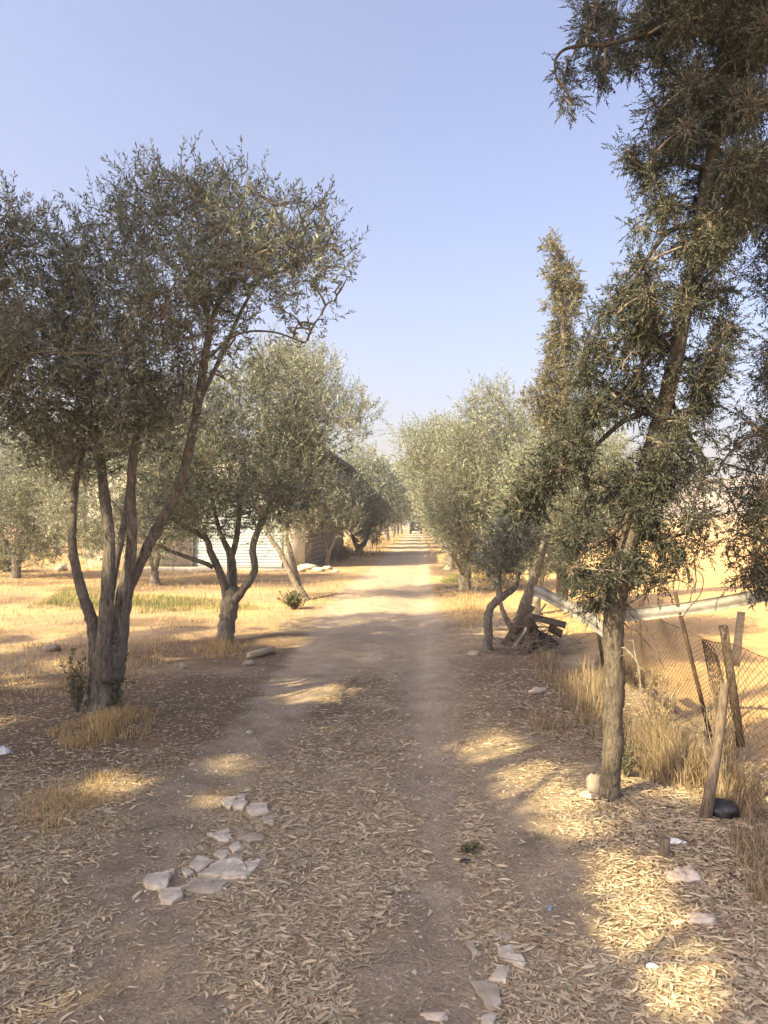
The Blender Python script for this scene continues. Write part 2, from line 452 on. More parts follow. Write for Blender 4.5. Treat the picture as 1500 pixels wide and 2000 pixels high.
def grid_obj(name, X, Y, Z, mat, kind="structure", parent=None):
    ny, nx = X.shape
    i = np.arange(ny - 1)[:, None] * nx + np.arange(nx - 1)[None]
    q = np.stack([i, i + 1, i + nx + 1, i + nx], -1).reshape(-1, 4)
    me = np_mesh(name, np.stack([X, Y, Z], -1), q, mat, True)
    z = zones(X.ravel(), Y.ravel()).astype(np.float32)
    ca = me.color_attributes.new("zone", 'FLOAT_COLOR', 'POINT')
    ca.data.foreach_set("color", z.ravel())
    o = link(name, me, parent)
    if kind: o["kind"] = kind
    xr, yr = X.ravel(), Y.ravel()
    n1 = noise2(xr, yr, 1.1, 26)
    dk = np.zeros(len(xr))  # dark spots: leafy soil under trees, plus painted shade patches on the left ground
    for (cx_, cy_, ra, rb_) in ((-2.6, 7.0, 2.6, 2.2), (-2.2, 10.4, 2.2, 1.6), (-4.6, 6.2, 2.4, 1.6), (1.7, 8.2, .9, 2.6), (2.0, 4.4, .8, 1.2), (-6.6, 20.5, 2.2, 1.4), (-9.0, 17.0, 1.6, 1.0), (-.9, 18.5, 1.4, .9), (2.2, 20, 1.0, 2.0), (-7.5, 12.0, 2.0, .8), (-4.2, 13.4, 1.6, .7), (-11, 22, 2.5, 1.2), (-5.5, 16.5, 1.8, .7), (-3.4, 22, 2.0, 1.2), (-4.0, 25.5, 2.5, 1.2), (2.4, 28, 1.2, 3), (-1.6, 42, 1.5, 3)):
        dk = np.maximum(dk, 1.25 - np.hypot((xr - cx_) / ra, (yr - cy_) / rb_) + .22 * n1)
    a2 = me.attributes.new("mould_shade", 'FLOAT', 'POINT')
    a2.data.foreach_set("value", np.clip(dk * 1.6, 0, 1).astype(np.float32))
    return o
xs, ys = ground_axis()
X, Y = np.meshgrid(xs, ys)
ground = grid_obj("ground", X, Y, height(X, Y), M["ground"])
tag(ground, "dry brown earth under the trees with straw and leaf litter")
# the worn track, 4 mm proud of the ground and tucked under it at both edges
yy = np.concatenate([np.arange(-14, 14, .08), 14 + np.geomspace(.08, 150, 110)])
uu = np.concatenate([[-1.75, -1.6], np.linspace(-1.5, 1.5, 46), [1.6, 1.75]])
U, Y = np.meshgrid(uu, yy)
X = rx(Y) + U + .12 * noise2(U * 0 + 3, Y, 1.5, 7) * (np.abs(U) / 1.5)
Z = height(X, Y) + np.where(np.abs(U) > 1.7, -.03, np.where(np.abs(U) > 1.55, -.001, .005))
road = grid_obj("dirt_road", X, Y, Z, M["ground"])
tag(road, "two-rut dirt track running straight away between the trees")
xs = 2.7 + np.concatenate([[0, .05], np.geomspace(.15, 600, 70)]); ys = np.concatenate([np.arange(2, 14, .2), 14 + np.geomspace(.2, 800, 80)])
X, Y = np.meshgrid(xs, ys)
X = X + .2 * noise2(X, Y, 3, 5) * np.exp(-(X - 2.7) / 2) + np.maximum(Y - 30, 0) * .05
hh = 9 * np.clip((np.hypot(X, Y) - 120) / 400, 0, 1) ** 1.5
Z = height(X, Y) + .006 + hh
Z[:, 0] -= .03
field = grid_obj("field", X, Y, Z, M["ground"])
tag(field, "bare sunlit ochre field beyond the wire fence")

def ridge(name, label, x0, x1, y, top, seed, depth):
    xs = np.linspace(x0, x1, 120); t = np.linspace(0, 1, 26)
    Xg, T = np.meshgrid(xs, t)
    prof = np.interp(xs, np.linspace(x0, x1, len(top)), top)
    Yg = y + (T - .5) * depth
    Zg = prof[None] * np.sin(np.pi * T) ** 1.3 * (1 + .10 * noise2(Xg, Yg, 60, seed)) + 1.2 * noise2(Xg, Yg, 17, seed + 3) * np.sin(np.pi * T) - 3
    i = np.arange(25)[:, None] * 120 + np.arange(119)[None]
    q = np.stack([i, i + 1, i + 121, i + 120], -1).reshape(-1, 4)
    o = link(name, np_mesh(name, np.stack([Xg, Yg, Zg], -1), q, M["hill"], True))
    return tag(o, label, kind="structure")
ridge("hill", "low dry hills on the horizon beyond the field", 30, 600, 480, [3, 16, 27, 33, 34, 30, 31, 26, 20], 4, 340)
ridge("far_hill", "faint far ridge behind the olive trees", -600, 150, 640, [16, 20, 15, 18, 13, 9, 2], 14, 260)

# ------------------------------------------------------------------ trees
def fill_poly(poly, depth, thick, n, r_m, holes=(), rng=R, min_d=None, power=0.5, bias=0.0):
    """clump centres inside a crown outline (photo pixels) at a distance, with real depth front to back"""
    poly = np.asarray(poly, float)
    pin = r_m * F / depth * 0.75
    lo, hi = poly.min(0), poly.max(0)
    out = []; tries = 0
    mind = min_d if min_d else 0.55 * r_m
    dm = None
    while len(out) < n and tries < 60:
        tries += 1
        x = rng.uniform(lo[0], hi[0], 400); y = rng.uniform(lo[1], hi[1], 400)
        ok = in_poly(x, y, poly)
        x, y = x[ok], y[ok]
        if len(x) == 0: continue
        d = edge_dist(x, y, poly)
        if dm is None: dm = max(d.max(), 1)
        keep = d > pin * .8
        for hx, hy, hr in holes: keep &= np.hypot(x - hx, y - hy) > hr + pin * .4
        x, y, d = x[keep], y[keep], d[keep]
        T = thick * np.clip(d / dm, 0, 1) ** power
        dz = rng.uniform(-1, 1, len(x)) * T + bias
        for a, b, c in zip(x, y, dz):
            p = P(a, b, depth + c)
            if all(np.sum((p - q) ** 2) > mind ** 2 for q in out):
                out.append(p)
                if len(out) >= n: break
    C = np.array(out)
    return np.column_stack([C, np.full(len(C), r_m) * rng.uniform(.75, 1.25, len(C))])

def limb(depth, pts):
    """(px, py, width px, depth offset) -> world polyline and radii"""
    a = np.array([p if len(p) == 4 else (*p, 0.0) for p in pts], float)
    W = np.array([P(x, y, depth + d) for x, y, w, d in a])
    r = a[:, 2] / 2 * (depth + a[:, 3]) / F
    s = smoothline(np.column_stack([W, r]), 7)
    return s[:, :3], np.maximum(s[:, 3], .003)

def branch_net(clumps, skel, qb, rng=R, r0=.014, r1=.005, sag=.12, sides=5):
    """ties every clump to the nearest lower wood with a bent branch; returns the branch points"""
    pts = np.asarray(skel, float)
    order = np.argsort([np.min(np.sum((pts - c[:3]) ** 2, 1)) for c in clumps])
    pts = list(pts)
    for k in order:
        c = clumps[k, :3]
        a = np.array(pts); v = a - c
        d = np.linalg.norm(v, axis=1) + .9 * np.maximum(v[:, 2], 0) * 1.0
        j = np.argmin(d); s = a[j]
        L = np.linalg.norm(c - s)
        m = (s + c) / 2 + rng.normal(size=3) * .12 * L + np.array([0, 0, sag * L])
        t = np.linspace(0, 1, 6)[:, None]
        curve = (1 - t) ** 2 * s + 2 * t * (1 - t) * m + t ** 2 * c
        f = min(1.8, .6 + L)
        qb.tube(curve, np.linspace(r0 * f, r1, 6), sides, cap=False)
        pts.extend(curve[2:])
    return np.array(pts)

def olive_foliage(qb, tw, clumps, n_per, L=.06, W=.0135, sprig=.22, pairs=8, up=.55, rng=R, shell=2.4):
    """upright leafy shoots filling the clumps"""
    N = int(n_per * len(clumps))
    w = clumps[:, 3] ** 2.2; k = rng.choice(len(clumps), N, p=w / w.sum())
    c = clumps[k, :3]; r = clumps[k, 3:4]
    u = unit(rng.normal(size=(N, 3))); rad = rng.uniform(0, 1, (N, 1)) ** (1 / shell)
    pos = c + u * rad * r
    ax = unit(.75 * u * rad + np.array([0, 0, up]) + .45 * rng.normal(size=(N, 3)))
    ln = sprig * rng.uniform(.55, 1.25, N)
    tip = pos + ax * ln[:, None]
    tw.prisms(pos - (pos - c) * rng.uniform(.3, .8, (N, 1)), pos, .0032, .0024)
    tw.prisms(pos, tip, .0024, .0012)
    side = unit(np.cross(ax, rng.normal(size=(N, 3)))); oth = np.cross(ax, side)
    for i in range(pairs):
        t = (i + .5) / pairs
        an = i * 1.5708 + rng.normal(0, .35, N)
        out = np.cos(an)[:, None] * side + np.sin(an)[:, None] * oth
        base = pos + ax * (ln * t)[:, None]
        sp = .95 - .45 * t
        for sg in (1, -1):
            d = unit(ax * (1 - .35 * sp) + sg * out * sp + .22 * rng.normal(size=(N, 3)))
            keep = rng.uniform(size=N) < .93
            s_ = rng.uniform(.75, 1.15, N) * (1 - .3 * t)
            nn = ax + .8 * rng.normal(size=(N, 3))
            qb.leaves(base[keep], d[keep], L * s_[keep], W * s_[keep], rng, .07, nn[keep])
    qb.leaves(tip, ax + .1 * rng.normal(size=(N, 3)), L * .7, W * .7, rng, .05)

def cypress_foliage(qb, tw, clumps, n_per, L=.14, tl=.05, W=.009, k_t=9, rng=R, droop=.25, shell=2.0, out_w=.8):
    """feathery sprays: a stem with short side twiglets"""
    N = int(n_per * len(clumps))
    w = clumps[:, 3] ** 1.7; k = rng.choice(len(clumps), N, p=w / w.sum())
    c = clumps[k, :3]; r = clumps[k, 3:4]
    u = unit(rng.normal(size=(N, 3))); u[:, 2] *= 1.25
    rad = rng.uniform(0, 1, (N, 1)) ** (1 / shell)
    pos = c + u * rad * r
    ax = unit(out_w * u * rad + np.array([0, 0, -droop]) + .55 * rng.normal(size=(N, 3)))
    ln = L * rng.uniform(.6, 1.3, N)
    tw.prisms(c + (pos - c) * rng.uniform(.2, .7, (N, 1)), pos, .003, .002)
    side = unit(np.cross(ax, rng.normal(size=(N, 3)))); oth = np.cross(ax, side)
    for i in range(k_t):
        t = i / k_t
        base = pos + ax * (ln * t)[:, None]
        an = i * 2.4 + rng.normal(0, .4, N)
        out = np.cos(an)[:, None] * side + .6 * np.sin(an)[:, None] * oth
        d = unit(ax * .8 + out * .8 + .25 * rng.normal(size=(N, 3)))
        s_ = rng.uniform(.65, 1.2, N) * (1.1 - .5 * t)
        qb.leaves(base, d, tl * s_, W * rng.uniform(.8, 1.2, N), rng, .10)
    qb.leaves(pos + ax * (ln * .7)[:, None], ax, ln * .5, W, rng, .06)

def make_tree(name, base, label, cat, trunk, limbs, clumps, foliage, leafm, bark, group=None, sides=12, jit=.05, net=dict(), extra_twigs=None, limb_bark=None):
    """name > trunk, limbs, branches, crown.  trunk/limbs: (points, radii) in world space"""
    root = empty(name, base, label, cat, group)
    off = np.asarray(base, float)
    q = QB(); q.tube(trunk[0], trunk[1], sides, jitter=jit)
    link("trunk", q.mesh("trunk", bark, True, off), root)
    skel = [trunk[0][len(trunk[0]) // 2:]]
    for pts, rad in limbs:
        q = QB(); q.tube(pts, rad, max(6, sides - 2), jitter=jit)
        link("limb", q.mesh("limb", limb_bark or bark, True, off), root)
        skel.append(pts[1:])
    tw = QB()
    branch_net(clumps, np.vstack(skel), tw, **net)
    if extra_twigs: extra_twigs(tw)
    lf = QB()
    foliage(lf, tw, clumps)
    link("branches", tw.mesh("branches", M["twig"], False, off), root)
    cr = link("crown", lf.mesh("crown", leafm, False, off), root)
    return root

def gz(x, y):
    return float(height(np.array([x]), np.array([y]))[0])

# --- the large olive on the left
D = 7.1
b = gnd(205, 1392)
trunkA = limb(D, [(205, 1408, 84), (203, 1385, 70), (205, 1350, 62), (208, 1310, 62), (210, 1275, 66), (212, 1250, 44)])
limbsA = [limb(D, [(196, 1330, 34, -.03), (186, 1250, 32, -.06), (180, 1212, 30, -.08), (163, 1165, 27, -.10), (150, 1115, 24, -.12), (141, 1060, 22, -.1), (145, 965, 18, 0), (158, 890, 14, .1), (150, 800, 10, .2)]),
          limb(D, [(204, 1330, 36, -.10), (203, 1260, 34, -.16), (209, 1160, 33, -.18), (213, 1060, 31, -.15), (202, 950, 26, -.1), (188, 850, 22, -.1), (166, 765, 17, -.2), (120, 690, 11, -.4), (70, 630, 7, -.6)]),
          limb(D, [(206, 1290, 26, .10), (214, 1180, 22, .2), (226, 1100, 20, .3), (240, 1035, 18, .4), (250, 960, 12, .6), (262, 860, 8, .8)]),
          limb(D, [(222, 1330, 44, .04), (226, 1250, 40, .06), (240, 1165, 34, .05), (258, 1060, 28, 0), (256, 940, 23, -.1), (272, 800, 18, -.2), (275, 690, 13, -.3), (250, 590, 9, -.4)]),
          limb(D, [(228, 1290, 40, .14), (244, 1170, 36, .16), (278, 1088, 29, .15), (325, 1000, 26, .1), (357, 930, 25, 0), (384, 800, 23, -.1), (400, 700, 20, -.15), (409, 640, 18, -.2), (398, 595, 13, -.2), (365, 515, 8, -.3)]),
          limb(D, [(405, 650, 14, -.2), (440, 560, 11, 0), (490, 500, 8, .1), (560, 470, 5, .2)]),
          limb(D, [(386, 790, 14, -.1), (430, 700, 11, .2), (470, 610, 9, .3), (510, 540, 6, .4)]),
          limb(D, [(185, 860, 14, -.1), (150, 810, 11, -.3), (80, 800, 8, -.5), (0, 840, 5, -.7)]),
          limb(D, [(392, 715, 9, -.1), (460, 655, 6, .1), (530, 648, 5, .2), (590, 668, 4, .25)])]
limbsA = [(p_, r_ * np.interp(p_[:, 2], [.4, 1.1], [.95, .76])) for p_, r_ in limbsA]
polyA = [(-190, 560), (-120, 420), (-30, 385), (50, 400), (95, 480), (140, 440), (205, 395), (270, 345), (345, 318), (410, 350), (460, 340), (515, 350), (552, 420), (600, 378), (645, 385), (652, 440), (695, 490), (680, 560), (640, 610), (560, 590), (490, 610), (440, 680), (420, 780), (370, 850), (335, 900), (260, 960), (190, 940), (120, 960), (60, 900), (-30, 910), (-140, 820), (-200, 690)]
polyA = [(250 + (x - 250) * .965, 620 + (y - 620) * .97) for x, y in polyA]
clA = fill_poly(polyA, D, 1.5, 200, .30, holes=[(100, 455, 22), (560, 425, 18), (335, 480, 16), (440, 610, 14), (520, 620, 12), (240, 640, 10), (80, 700, 10), (60, 520, 12), (350, 700, 10)])
spr = np.array([[*P(a, b_, D + R.uniform(-.4, .5)), .13] for a, b_ in [(345, 335), (375, 345), (455, 350), (505, 355), (598, 395), (635, 395), (270, 370), (205, 410), (30, 390), (55, 420), (670, 500), (650, 460), (300, 350), (560, 640), (600, 665), (620, 640), (20, 860), (60, 890), (120, 930), (570, 400), (480, 660), (440, 740)]])
for (a, b_) in zip(polyA, polyA[1:] + polyA[:1]):
    if (a[1] + b_[1]) / 2 < 700:
        for t in (.15, .5, .85):
            spr = np.vstack([spr, [*P(a[0] + (b_[0] - a[0]) * t + R.normal() * 8, a[1] + (b_[1] - a[1]) * t + 12 + R.normal() * 8, D + R.uniform(-.5, .5)), .10]])
clA = np.vstack([clA, spr])
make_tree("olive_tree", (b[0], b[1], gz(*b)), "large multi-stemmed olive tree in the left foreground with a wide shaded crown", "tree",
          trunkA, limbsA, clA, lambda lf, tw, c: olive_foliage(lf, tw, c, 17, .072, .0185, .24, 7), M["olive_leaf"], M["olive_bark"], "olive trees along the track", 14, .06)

# --- second olive, forked
D = 11.2
b = gnd(440, 1255)
trunkB = limb(D, [(438, 1268, 44), (440, 1250, 36), (444, 1210, 33), (452, 1165, 36), (456, 1145, 26)])
limbsB = [limb(D, [(448, 1180, 20, .0), (432, 1125, 16, -.1), (412, 1080, 14, -.2), (400, 1050, 12, -.2), (355, 1025, 10, -.4), (330, 1000, 7, -.5), (300, 930, 5, -.5)]),
          limb(D, [(416, 1108, 9, -.2), (400, 1100, 9, -.25), (360, 1086, 8, -.3), (315, 1068, 7, -.4), (270, 1040, 4, -.5)]),
          limb(D, [(455, 1160, 20, .1), (452, 1100, 18, .1), (448, 1080, 14, .1), (430, 1040, 9, .2), (415, 980, 7, .3), (390, 880, 5, .3)]),
          limb(D, [(452, 1090, 12, .2), (462, 1050, 12, .3), (470, 980, 9, .4), (480, 880, 6, .4)]),
          limb(D, [(456, 1172, 20, -.05), (476, 1150, 16, -.1), (497, 1115, 14, -.15), (494, 1070, 13, -.1), (508, 1025, 12, 0), (530, 980, 9, 0), (560, 880, 6, .1), (580, 800, 4, .1)])]
polyB = [(245, 860), (300, 770), (380, 730), (450, 705), (510, 675), (570, 690), (620, 740), (650, 810), (655, 900), (635, 990), (570, 1040), (500, 1050), (455, 1050), (400, 1055), (345, 1072), (280, 1066), (225, 985)]
clB = fill_poly(polyB, D, 1.6, 140, .36, holes=[(470, 1040, 10)])
make_tree("olive_tree", (b[0], b[1], gz(*b)), "forked olive tree with a long low limb, second from the front on the left", "tree",
          trunkB, limbsB, clB, lambda lf, tw, c: olive_foliage(lf, tw, c, 27, .075, .020, .26, 7), M["olive_leaf"], M["olive_bark"], "olive trees along the track", 12, .06)

# --- third olive, thin leaning stems, sunlit crown
D = 17.5
b = gnd(592, 1170)
trunkC = limb(D, [(594, 1176, 26), (588, 1160, 20), (582, 1148, 18)])
limbsC = [limb(D, [(585, 1155, 13, 0), (565, 1115, 11, 0), (545, 1075, 10, 0), (522, 1040, 9, 0), (505, 980, 6, .2), (500, 880, 4, .3)]),
          limb(D, [(586, 1158, 14, .1), (578, 1120, 11, .2), (568, 1080, 9, .3), (560, 1030, 8, .3), (590, 930, 6, .3), (640, 820, 4, .3)])]
polyC = [(490, 730), (510, 680), (545, 660), (600, 662), (640, 680), (665, 700), (690, 760), (735, 775), (746, 810), (720, 850), (700, 880), (660, 880), (650, 950), (620, 1050), (560, 1062), (500, 1040), (480, 850)]
clC = fill_poly(polyC, D, 1.8, 95, .45)
make_tree("olive_tree", (b[0], b[1], gz(*b)), "thin leaning olive tree with a sunlit crown beside the shuttered shed", "tree",
          trunkC, limbsC, clC, lambda lf, tw, c: olive_foliage(lf, tw, c, 30, .09, .026, .33, 6), M["olive_leaf_lit"], M["pale_bark"], "olive trees along the track", 10, .06)

# --- olives behind on the left
D = 21.5
b = gnd(303, 1140)
limbsD = [limb(D, [(303, 1120, 9), (312, 1080, 8), (325, 1050, 6), (340, 1000, 4)]), limb(D, [(300, 1120, 8), (290, 1070, 6), (270, 1010, 4)])]
polyD = [(60, 880), (180, 800), (320, 790), (420, 840), (450, 950), (420, 1050), (330, 1092), (250, 1085), (170, 1085), (90, 1060)]
make_tree("olive_tree", (b[0], b[1], gz(*b)), "olive tree with a dark stem standing before the white shed wall", "tree",
          limb(D, [(303, 1144, 22), (302, 1130, 18), (303, 1115, 15)]), limbsD, fill_poly(polyD, D, 1.9, 130, .48),
          lambda lf, tw, c: olive_foliage(lf, tw, c, 44, .10, .032, .34, 5), M["olive_leaf_lit"], M["olive_bark"], "olive trees along the track", 8)
D = 24.0
b = (P(30, 1100, D)[0], D)
polyE = [(-140, 880), (-60, 830), (20, 805), (100, 820), (150, 890), (165, 970), (150, 1060), (80, 1100), (20, 1118), (-60, 1118), (-130, 1000)]
make_tree("olive_tree", (b[0], b[1], gz(*b)), "round sunlit olive tree cut by the left edge of the picture", "tree",
          limb(D, [(30, 1132, 22), (32, 1110, 18), (30, 1080, 15)]), [limb(D, [(30, 1090, 12), (60, 1040, 9), (80, 980, 5)]), limb(D, [(28, 1090, 12), (0, 1040, 9), (-30, 970, 5)])],
          fill_poly(polyE, D, 2.0, 120, .52), lambda lf, tw, c: olive_foliage(lf, tw, c, 44, .11, .036, .36, 5), M["olive_leaf_lit"], M["olive_bark"], "olive trees along the track", 8)

# --- right side: small twisted olive and the leaning pale one behind it
D = 10.5
b = gnd(953, 1272)
limbsF = [limb(D, [(953, 1225, 17), (955, 1195, 16), (968, 1175, 16), (992, 1158, 14), (1008, 1145, 9), (1015, 1120, 5)]),
          limb(D, [(978, 1170, 8), (976, 1130, 6), (982, 1090, 4), (990, 1050, 3)])]
polyF = [(940, 1060), (960, 1020), (1010, 1005), (1060, 1020), (1065, 1070), (1030, 1110), (1000, 1140), (960, 1135), (945, 1100)]
make_tree("olive_tree", (b[0], b[1], gz(*b)), "small olive tree with a bent stubby trunk by the heap of scrap", "tree",
          limb(D, [(951, 1280, 22), (953, 1262, 18), (954, 1240, 17), (953, 1220, 17)]), limbsF, fill_poly(polyF, D, .5, 26, .24),
          lambda lf, tw, c: olive_foliage(lf, tw, c, 28, .065, .018, .22, 6), M["olive_leaf"], M["olive_bark"], "olive trees along the track", 10, .07)
D = 11.3
b = gnd(1003, 1256)
limbsG = [limb(D, [(1018, 1200, 22), (1040, 1140, 20), (1055, 1090, 16), (1075, 1020, 11), (1110, 950, 7), (1140, 900, 5)]),
          limb(D, [(1000, 1230, 12), (985, 1200, 10), (975, 1170, 8), (965, 1130, 5)]),
          limb(D, [(1060, 1070, 9), (1100, 1020, 7), (1160, 980, 5), (1210, 940, 4)])]
polyG = [(1050, 930), (1100, 880), (1160, 862), (1225, 868), (1262, 910), (1250, 1010), (1190, 1080), (1110, 1110), (1060, 1080), (1040, 1000)]
make_tree("olive_tree", (b[0], b[1], gz(*b)), "olive tree with a thick pale leaning trunk behind the scrap heap", "tree",
          limb(D, [(1000, 1266, 40), (1006, 1250, 32), (1012, 1225, 26), (1020, 1195, 22)]), limbsG, fill_poly(polyG, D, 1.2, 60, .36),
          lambda lf, tw, c: olive_foliage(lf, tw, c, 40, .07, .02, .25, 6), M["olive_leaf_lit"], M["pale_bark"], "olive trees along the track", 10, .06)
D = 19.9
b = gnd(908, 1153)
limbsH = [limb(D, [(908, 1110, 17), (900, 1060, 14), (890, 1000, 9), (880, 920, 6)]), limb(D, [(910, 1115, 17), (930, 1050, 13), (960, 980, 9), (980, 880, 6)]),
          limb(D, [(905, 1120, 9, -.5), (890, 1095, 7, -.8), (880, 1080, 5, -1)])]
polyH = [(838, 980), (842, 900), (862, 845), (895, 800), (925, 770), (955, 742), (992, 755), (1030, 800), (1062, 850), (1078, 930), (1072, 1020), (1045, 1090), (990, 1128), (935, 1132), (880, 1112), (848, 1050)]
make_tree("olive_tree", (b[0], b[1], gz(*b)), "tall dense sunlit olive tree, biggest in the right-hand row", "tree",
          limb(D, [(906, 1162, 34), (908, 1148, 26), (909, 1125, 24), (908, 1105, 20)]), limbsH, fill_poly(polyH, D, 1.7, 150, .46),
          lambda lf, tw, c: olive_foliage(lf, tw, c, 34, .095, .028, .36, 6), M["olive_leaf_lit"], M["pale_bark"], "olive trees along the track", 10, .06)
D = 14.6
b = gnd(1046, 1200)
polyL = [(980, 930), (1010, 880), (1060, 852), (1112, 875), (1125, 960), (1112, 1070), (1060, 1130), (1010, 1128), (982, 1060)]
make_tree("olive_tree", (b[0], b[1], gz(*b)), "bushy olive tree between the pale leaning trunk and the biggest right-hand one", "tree",
          limb(D, [(1046, 1208, 26), (1046, 1190, 20), (1048, 1165, 17)]), [limb(D, [(1048, 1172, 13), (1035, 1110, 10), (1020, 1010, 6), (1015, 930, 3)]), limb(D, [(1048, 1170, 12), (1066, 1100, 9), (1080, 1000, 6), (1085, 920, 3)])],
          fill_poly(polyL, D, 1.2, 75, .40), lambda lf, tw, c: olive_foliage(lf, tw, c, 32, .085, .025, .30, 6), M["olive_leaf_lit"], M["pale_bark"], "olive trees along the track", 8, .06)
D = 28.5
b = gnd(879, 1113)
polyI = [(762, 880), (775, 852), (800, 840), (835, 822), (870, 810), (900, 840), (915, 960), (900, 1060), (870, 1085), (835, 1062), (812, 1010), (795, 940)]
make_tree("olive_tree", (b[0], b[1], gz(*b)), "loose feathery olive tree overhanging the track behind the biggest right-hand one", "tree",
          limb(D, [(878, 1118, 28), (879, 1105, 22), (880, 1090, 20), (876, 1070, 16)]), [limb(D, [(876, 1075, 12), (860, 1010, 9), (830, 930, 6)]), limb(D, [(880, 1078, 12), (890, 1000, 9), (885, 900, 6)])],
          fill_poly(polyI, D, 2.0, 85, .55), lambda lf, tw, c: olive_foliage(lf, tw, c, 46, .12, .038, .42, 5), M["olive_leaf_lit"], M["pale_bark"], "olive trees along the track", 8)

# --- the left row beside and behind the shed
D = 30.5
b = gnd(637, 1106)
polyJ = [(595, 1010), (600, 960), (630, 930), (670, 930), (705, 960), (715, 1010), (700, 1045), (660, 1055), (620, 1050)]
make_tree("olive_tree", (b[0], b[1], gz(*b)), "small pale olive tree against the block wall of the shed", "tree",
          limb(D, [(636, 1110, 15), (638, 1095, 11), (642, 1075, 10)]), [limb(D, [(641, 1080, 8), (655, 1050, 6), (665, 1000, 4)]), limb(D, [(640, 1082, 7), (632, 1040, 5), (625, 990, 3)])],
          fill_poly(polyJ, D, 1.3, 42, .5), lambda lf, tw, c: olive_foliage(lf, tw, c, 30, .12, .036, .38, 5), M["olive_leaf_lit"], M["pale_bark"], "olive trees along the track", 8)
D = 42.0
b = gnd(702, 1082)
polyK = [(645, 960), (650, 890), (675, 868), (705, 862), (735, 880), (760, 920), (775, 980), (770, 1030), (740, 1058), (700, 1062), (665, 1050), (650, 1010)]
make_tree("olive_tree", (b[0], b[1], gz(*b)), "round olive tree past the far end of the shed, several dark stems", "tree",
          limb(D, [(702, 1086, 22), (701, 1075, 16), (700, 1062, 12)]), [limb(D, [(701, 1074, 9), (715, 1055, 8), (728, 1010, 5)]), limb(D, [(700, 1074, 9), (690, 1050, 8), (680, 1000, 5)])],
          fill_poly(polyK, D, 2.2, 80, .7), lambda lf, tw, c: olive_foliage(lf, tw, c, 38, .16, .055, .5, 5), M["olive_leaf_lit"], M["olive_bark"], "olive trees along the track", 8)

# --- farther trees of both rows: two grown once, then copied
def gen_olive(name, h, w, label, seed, leafm, n=70, spn=26, L=.2, W=.07):
    rng = np.random.default_rng(seed)
    z = np.linspace(-.08, .24 * h, 6)
    tr = (np.column_stack([.05 * np.sin(z * 2), .05 * np.cos(z * 3) - .05, z]), np.linspace(.24, .15, 6))
    limbs = []
    for k in range(4):
        a = k * 1.57 + rng.uniform(-.4, .4); t = np.linspace(0, 1, 7)[:, None]
        e = np.array([math.cos(a) * w * .28, math.sin(a) * w * .28, h * .68])
        s = tr[0][-2]; m = (s + e) / 2 + np.array([math.cos(a), math.sin(a), -.3]) * .35
        limbs.append(((1 - t) ** 2 * s + 2 * t * (1 - t) * m + t ** 2 * e, np.linspace(.11, .03, 7)))
    C = []
    while len(C) < n:
        u = unit(rng.normal(size=3)) * rng.uniform(.2, 1) ** .4
        p = np.array([u[0] * w * .42, u[1] * w * .42, h * .60 + u[2] * h * .34])
        if p[2] > .22 * h: C.append([*p, rng.uniform(.5, .8)])
    return make_tree(name, (0, 0, 0), label, "tree", tr, limbs, np.array(C), lambda lf, tw, c: olive_foliage(lf, tw, c, spn, L, W, .55, 5, rng=rng), leafm, M["olive_bark"], "olive trees along the track", 8, .05)
def copy_tree(src, loc, rz, sc, label, group=None, name=None):
    r = src.copy(); col.objects.link(r)
    if name: r.name = name
    r.location = loc; r.rotation_euler = (0, 0, rz); r.scale = (sc[0], sc[0], sc[1]); r["label"] = label
    if group: r["group"] = group
    for ch in src.children:
        c = ch.copy(); col.objects.link(c); c.parent = r
    return r
gA = gen_olive("olive_tree", 6.0, 5.0, "far olive tree", 5, M["olive_leaf_lit"])
gB = gen_olive("olive_tree", 6.0, 5.4, "far olive tree", 6, M["olive_leaf"])
right_row = [(36, 2.2, .98), (43, 2.4, .95), (51, 2.1, 1.0), (60, 2.3, 1.08), (70, 2.0, 1.1), (82, 2.1, 1.2), (96, 2.2, 1.2), (110, 2.5, 1.25)]
left_row = [(51, -2.7, 0.95), (60, -2.9, 1.0), (71, -2.4, 1.1), (84, -2.3, 1.2), (99, -2.2, 1.25), (116, -2.0, 1.3)]
words = ["third", "fourth", "fifth", "sixth", "seventh", "eighth", "ninth", "tenth"]
first = {id(gA): True, id(gB): True}
for side, rows in (("right", right_row), ("left", left_row)):
    for k, (y, dx, s) in enumerate(rows):
        src = gA if (k + (side == "left")) % 2 == 0 else gB
        x = float(rx(y)) + dx
        lab = f"far olive tree, {words[k + (0 if side == 'right' else 1)]} from the front in the {side}-hand row by the track"
        if first[id(src)]:
            first[id(src)] = False
            src.location = (x, y, 0); src.rotation_euler = (0, 0, k * 1.3); src.scale = (s, s, s); src["label"] = lab
        else:
            copy_tree(src, (x, y, 0), k * 1.7 + (2 if side == "left" else 0), (s, s * R.uniform(.92, 1.08)), lab)
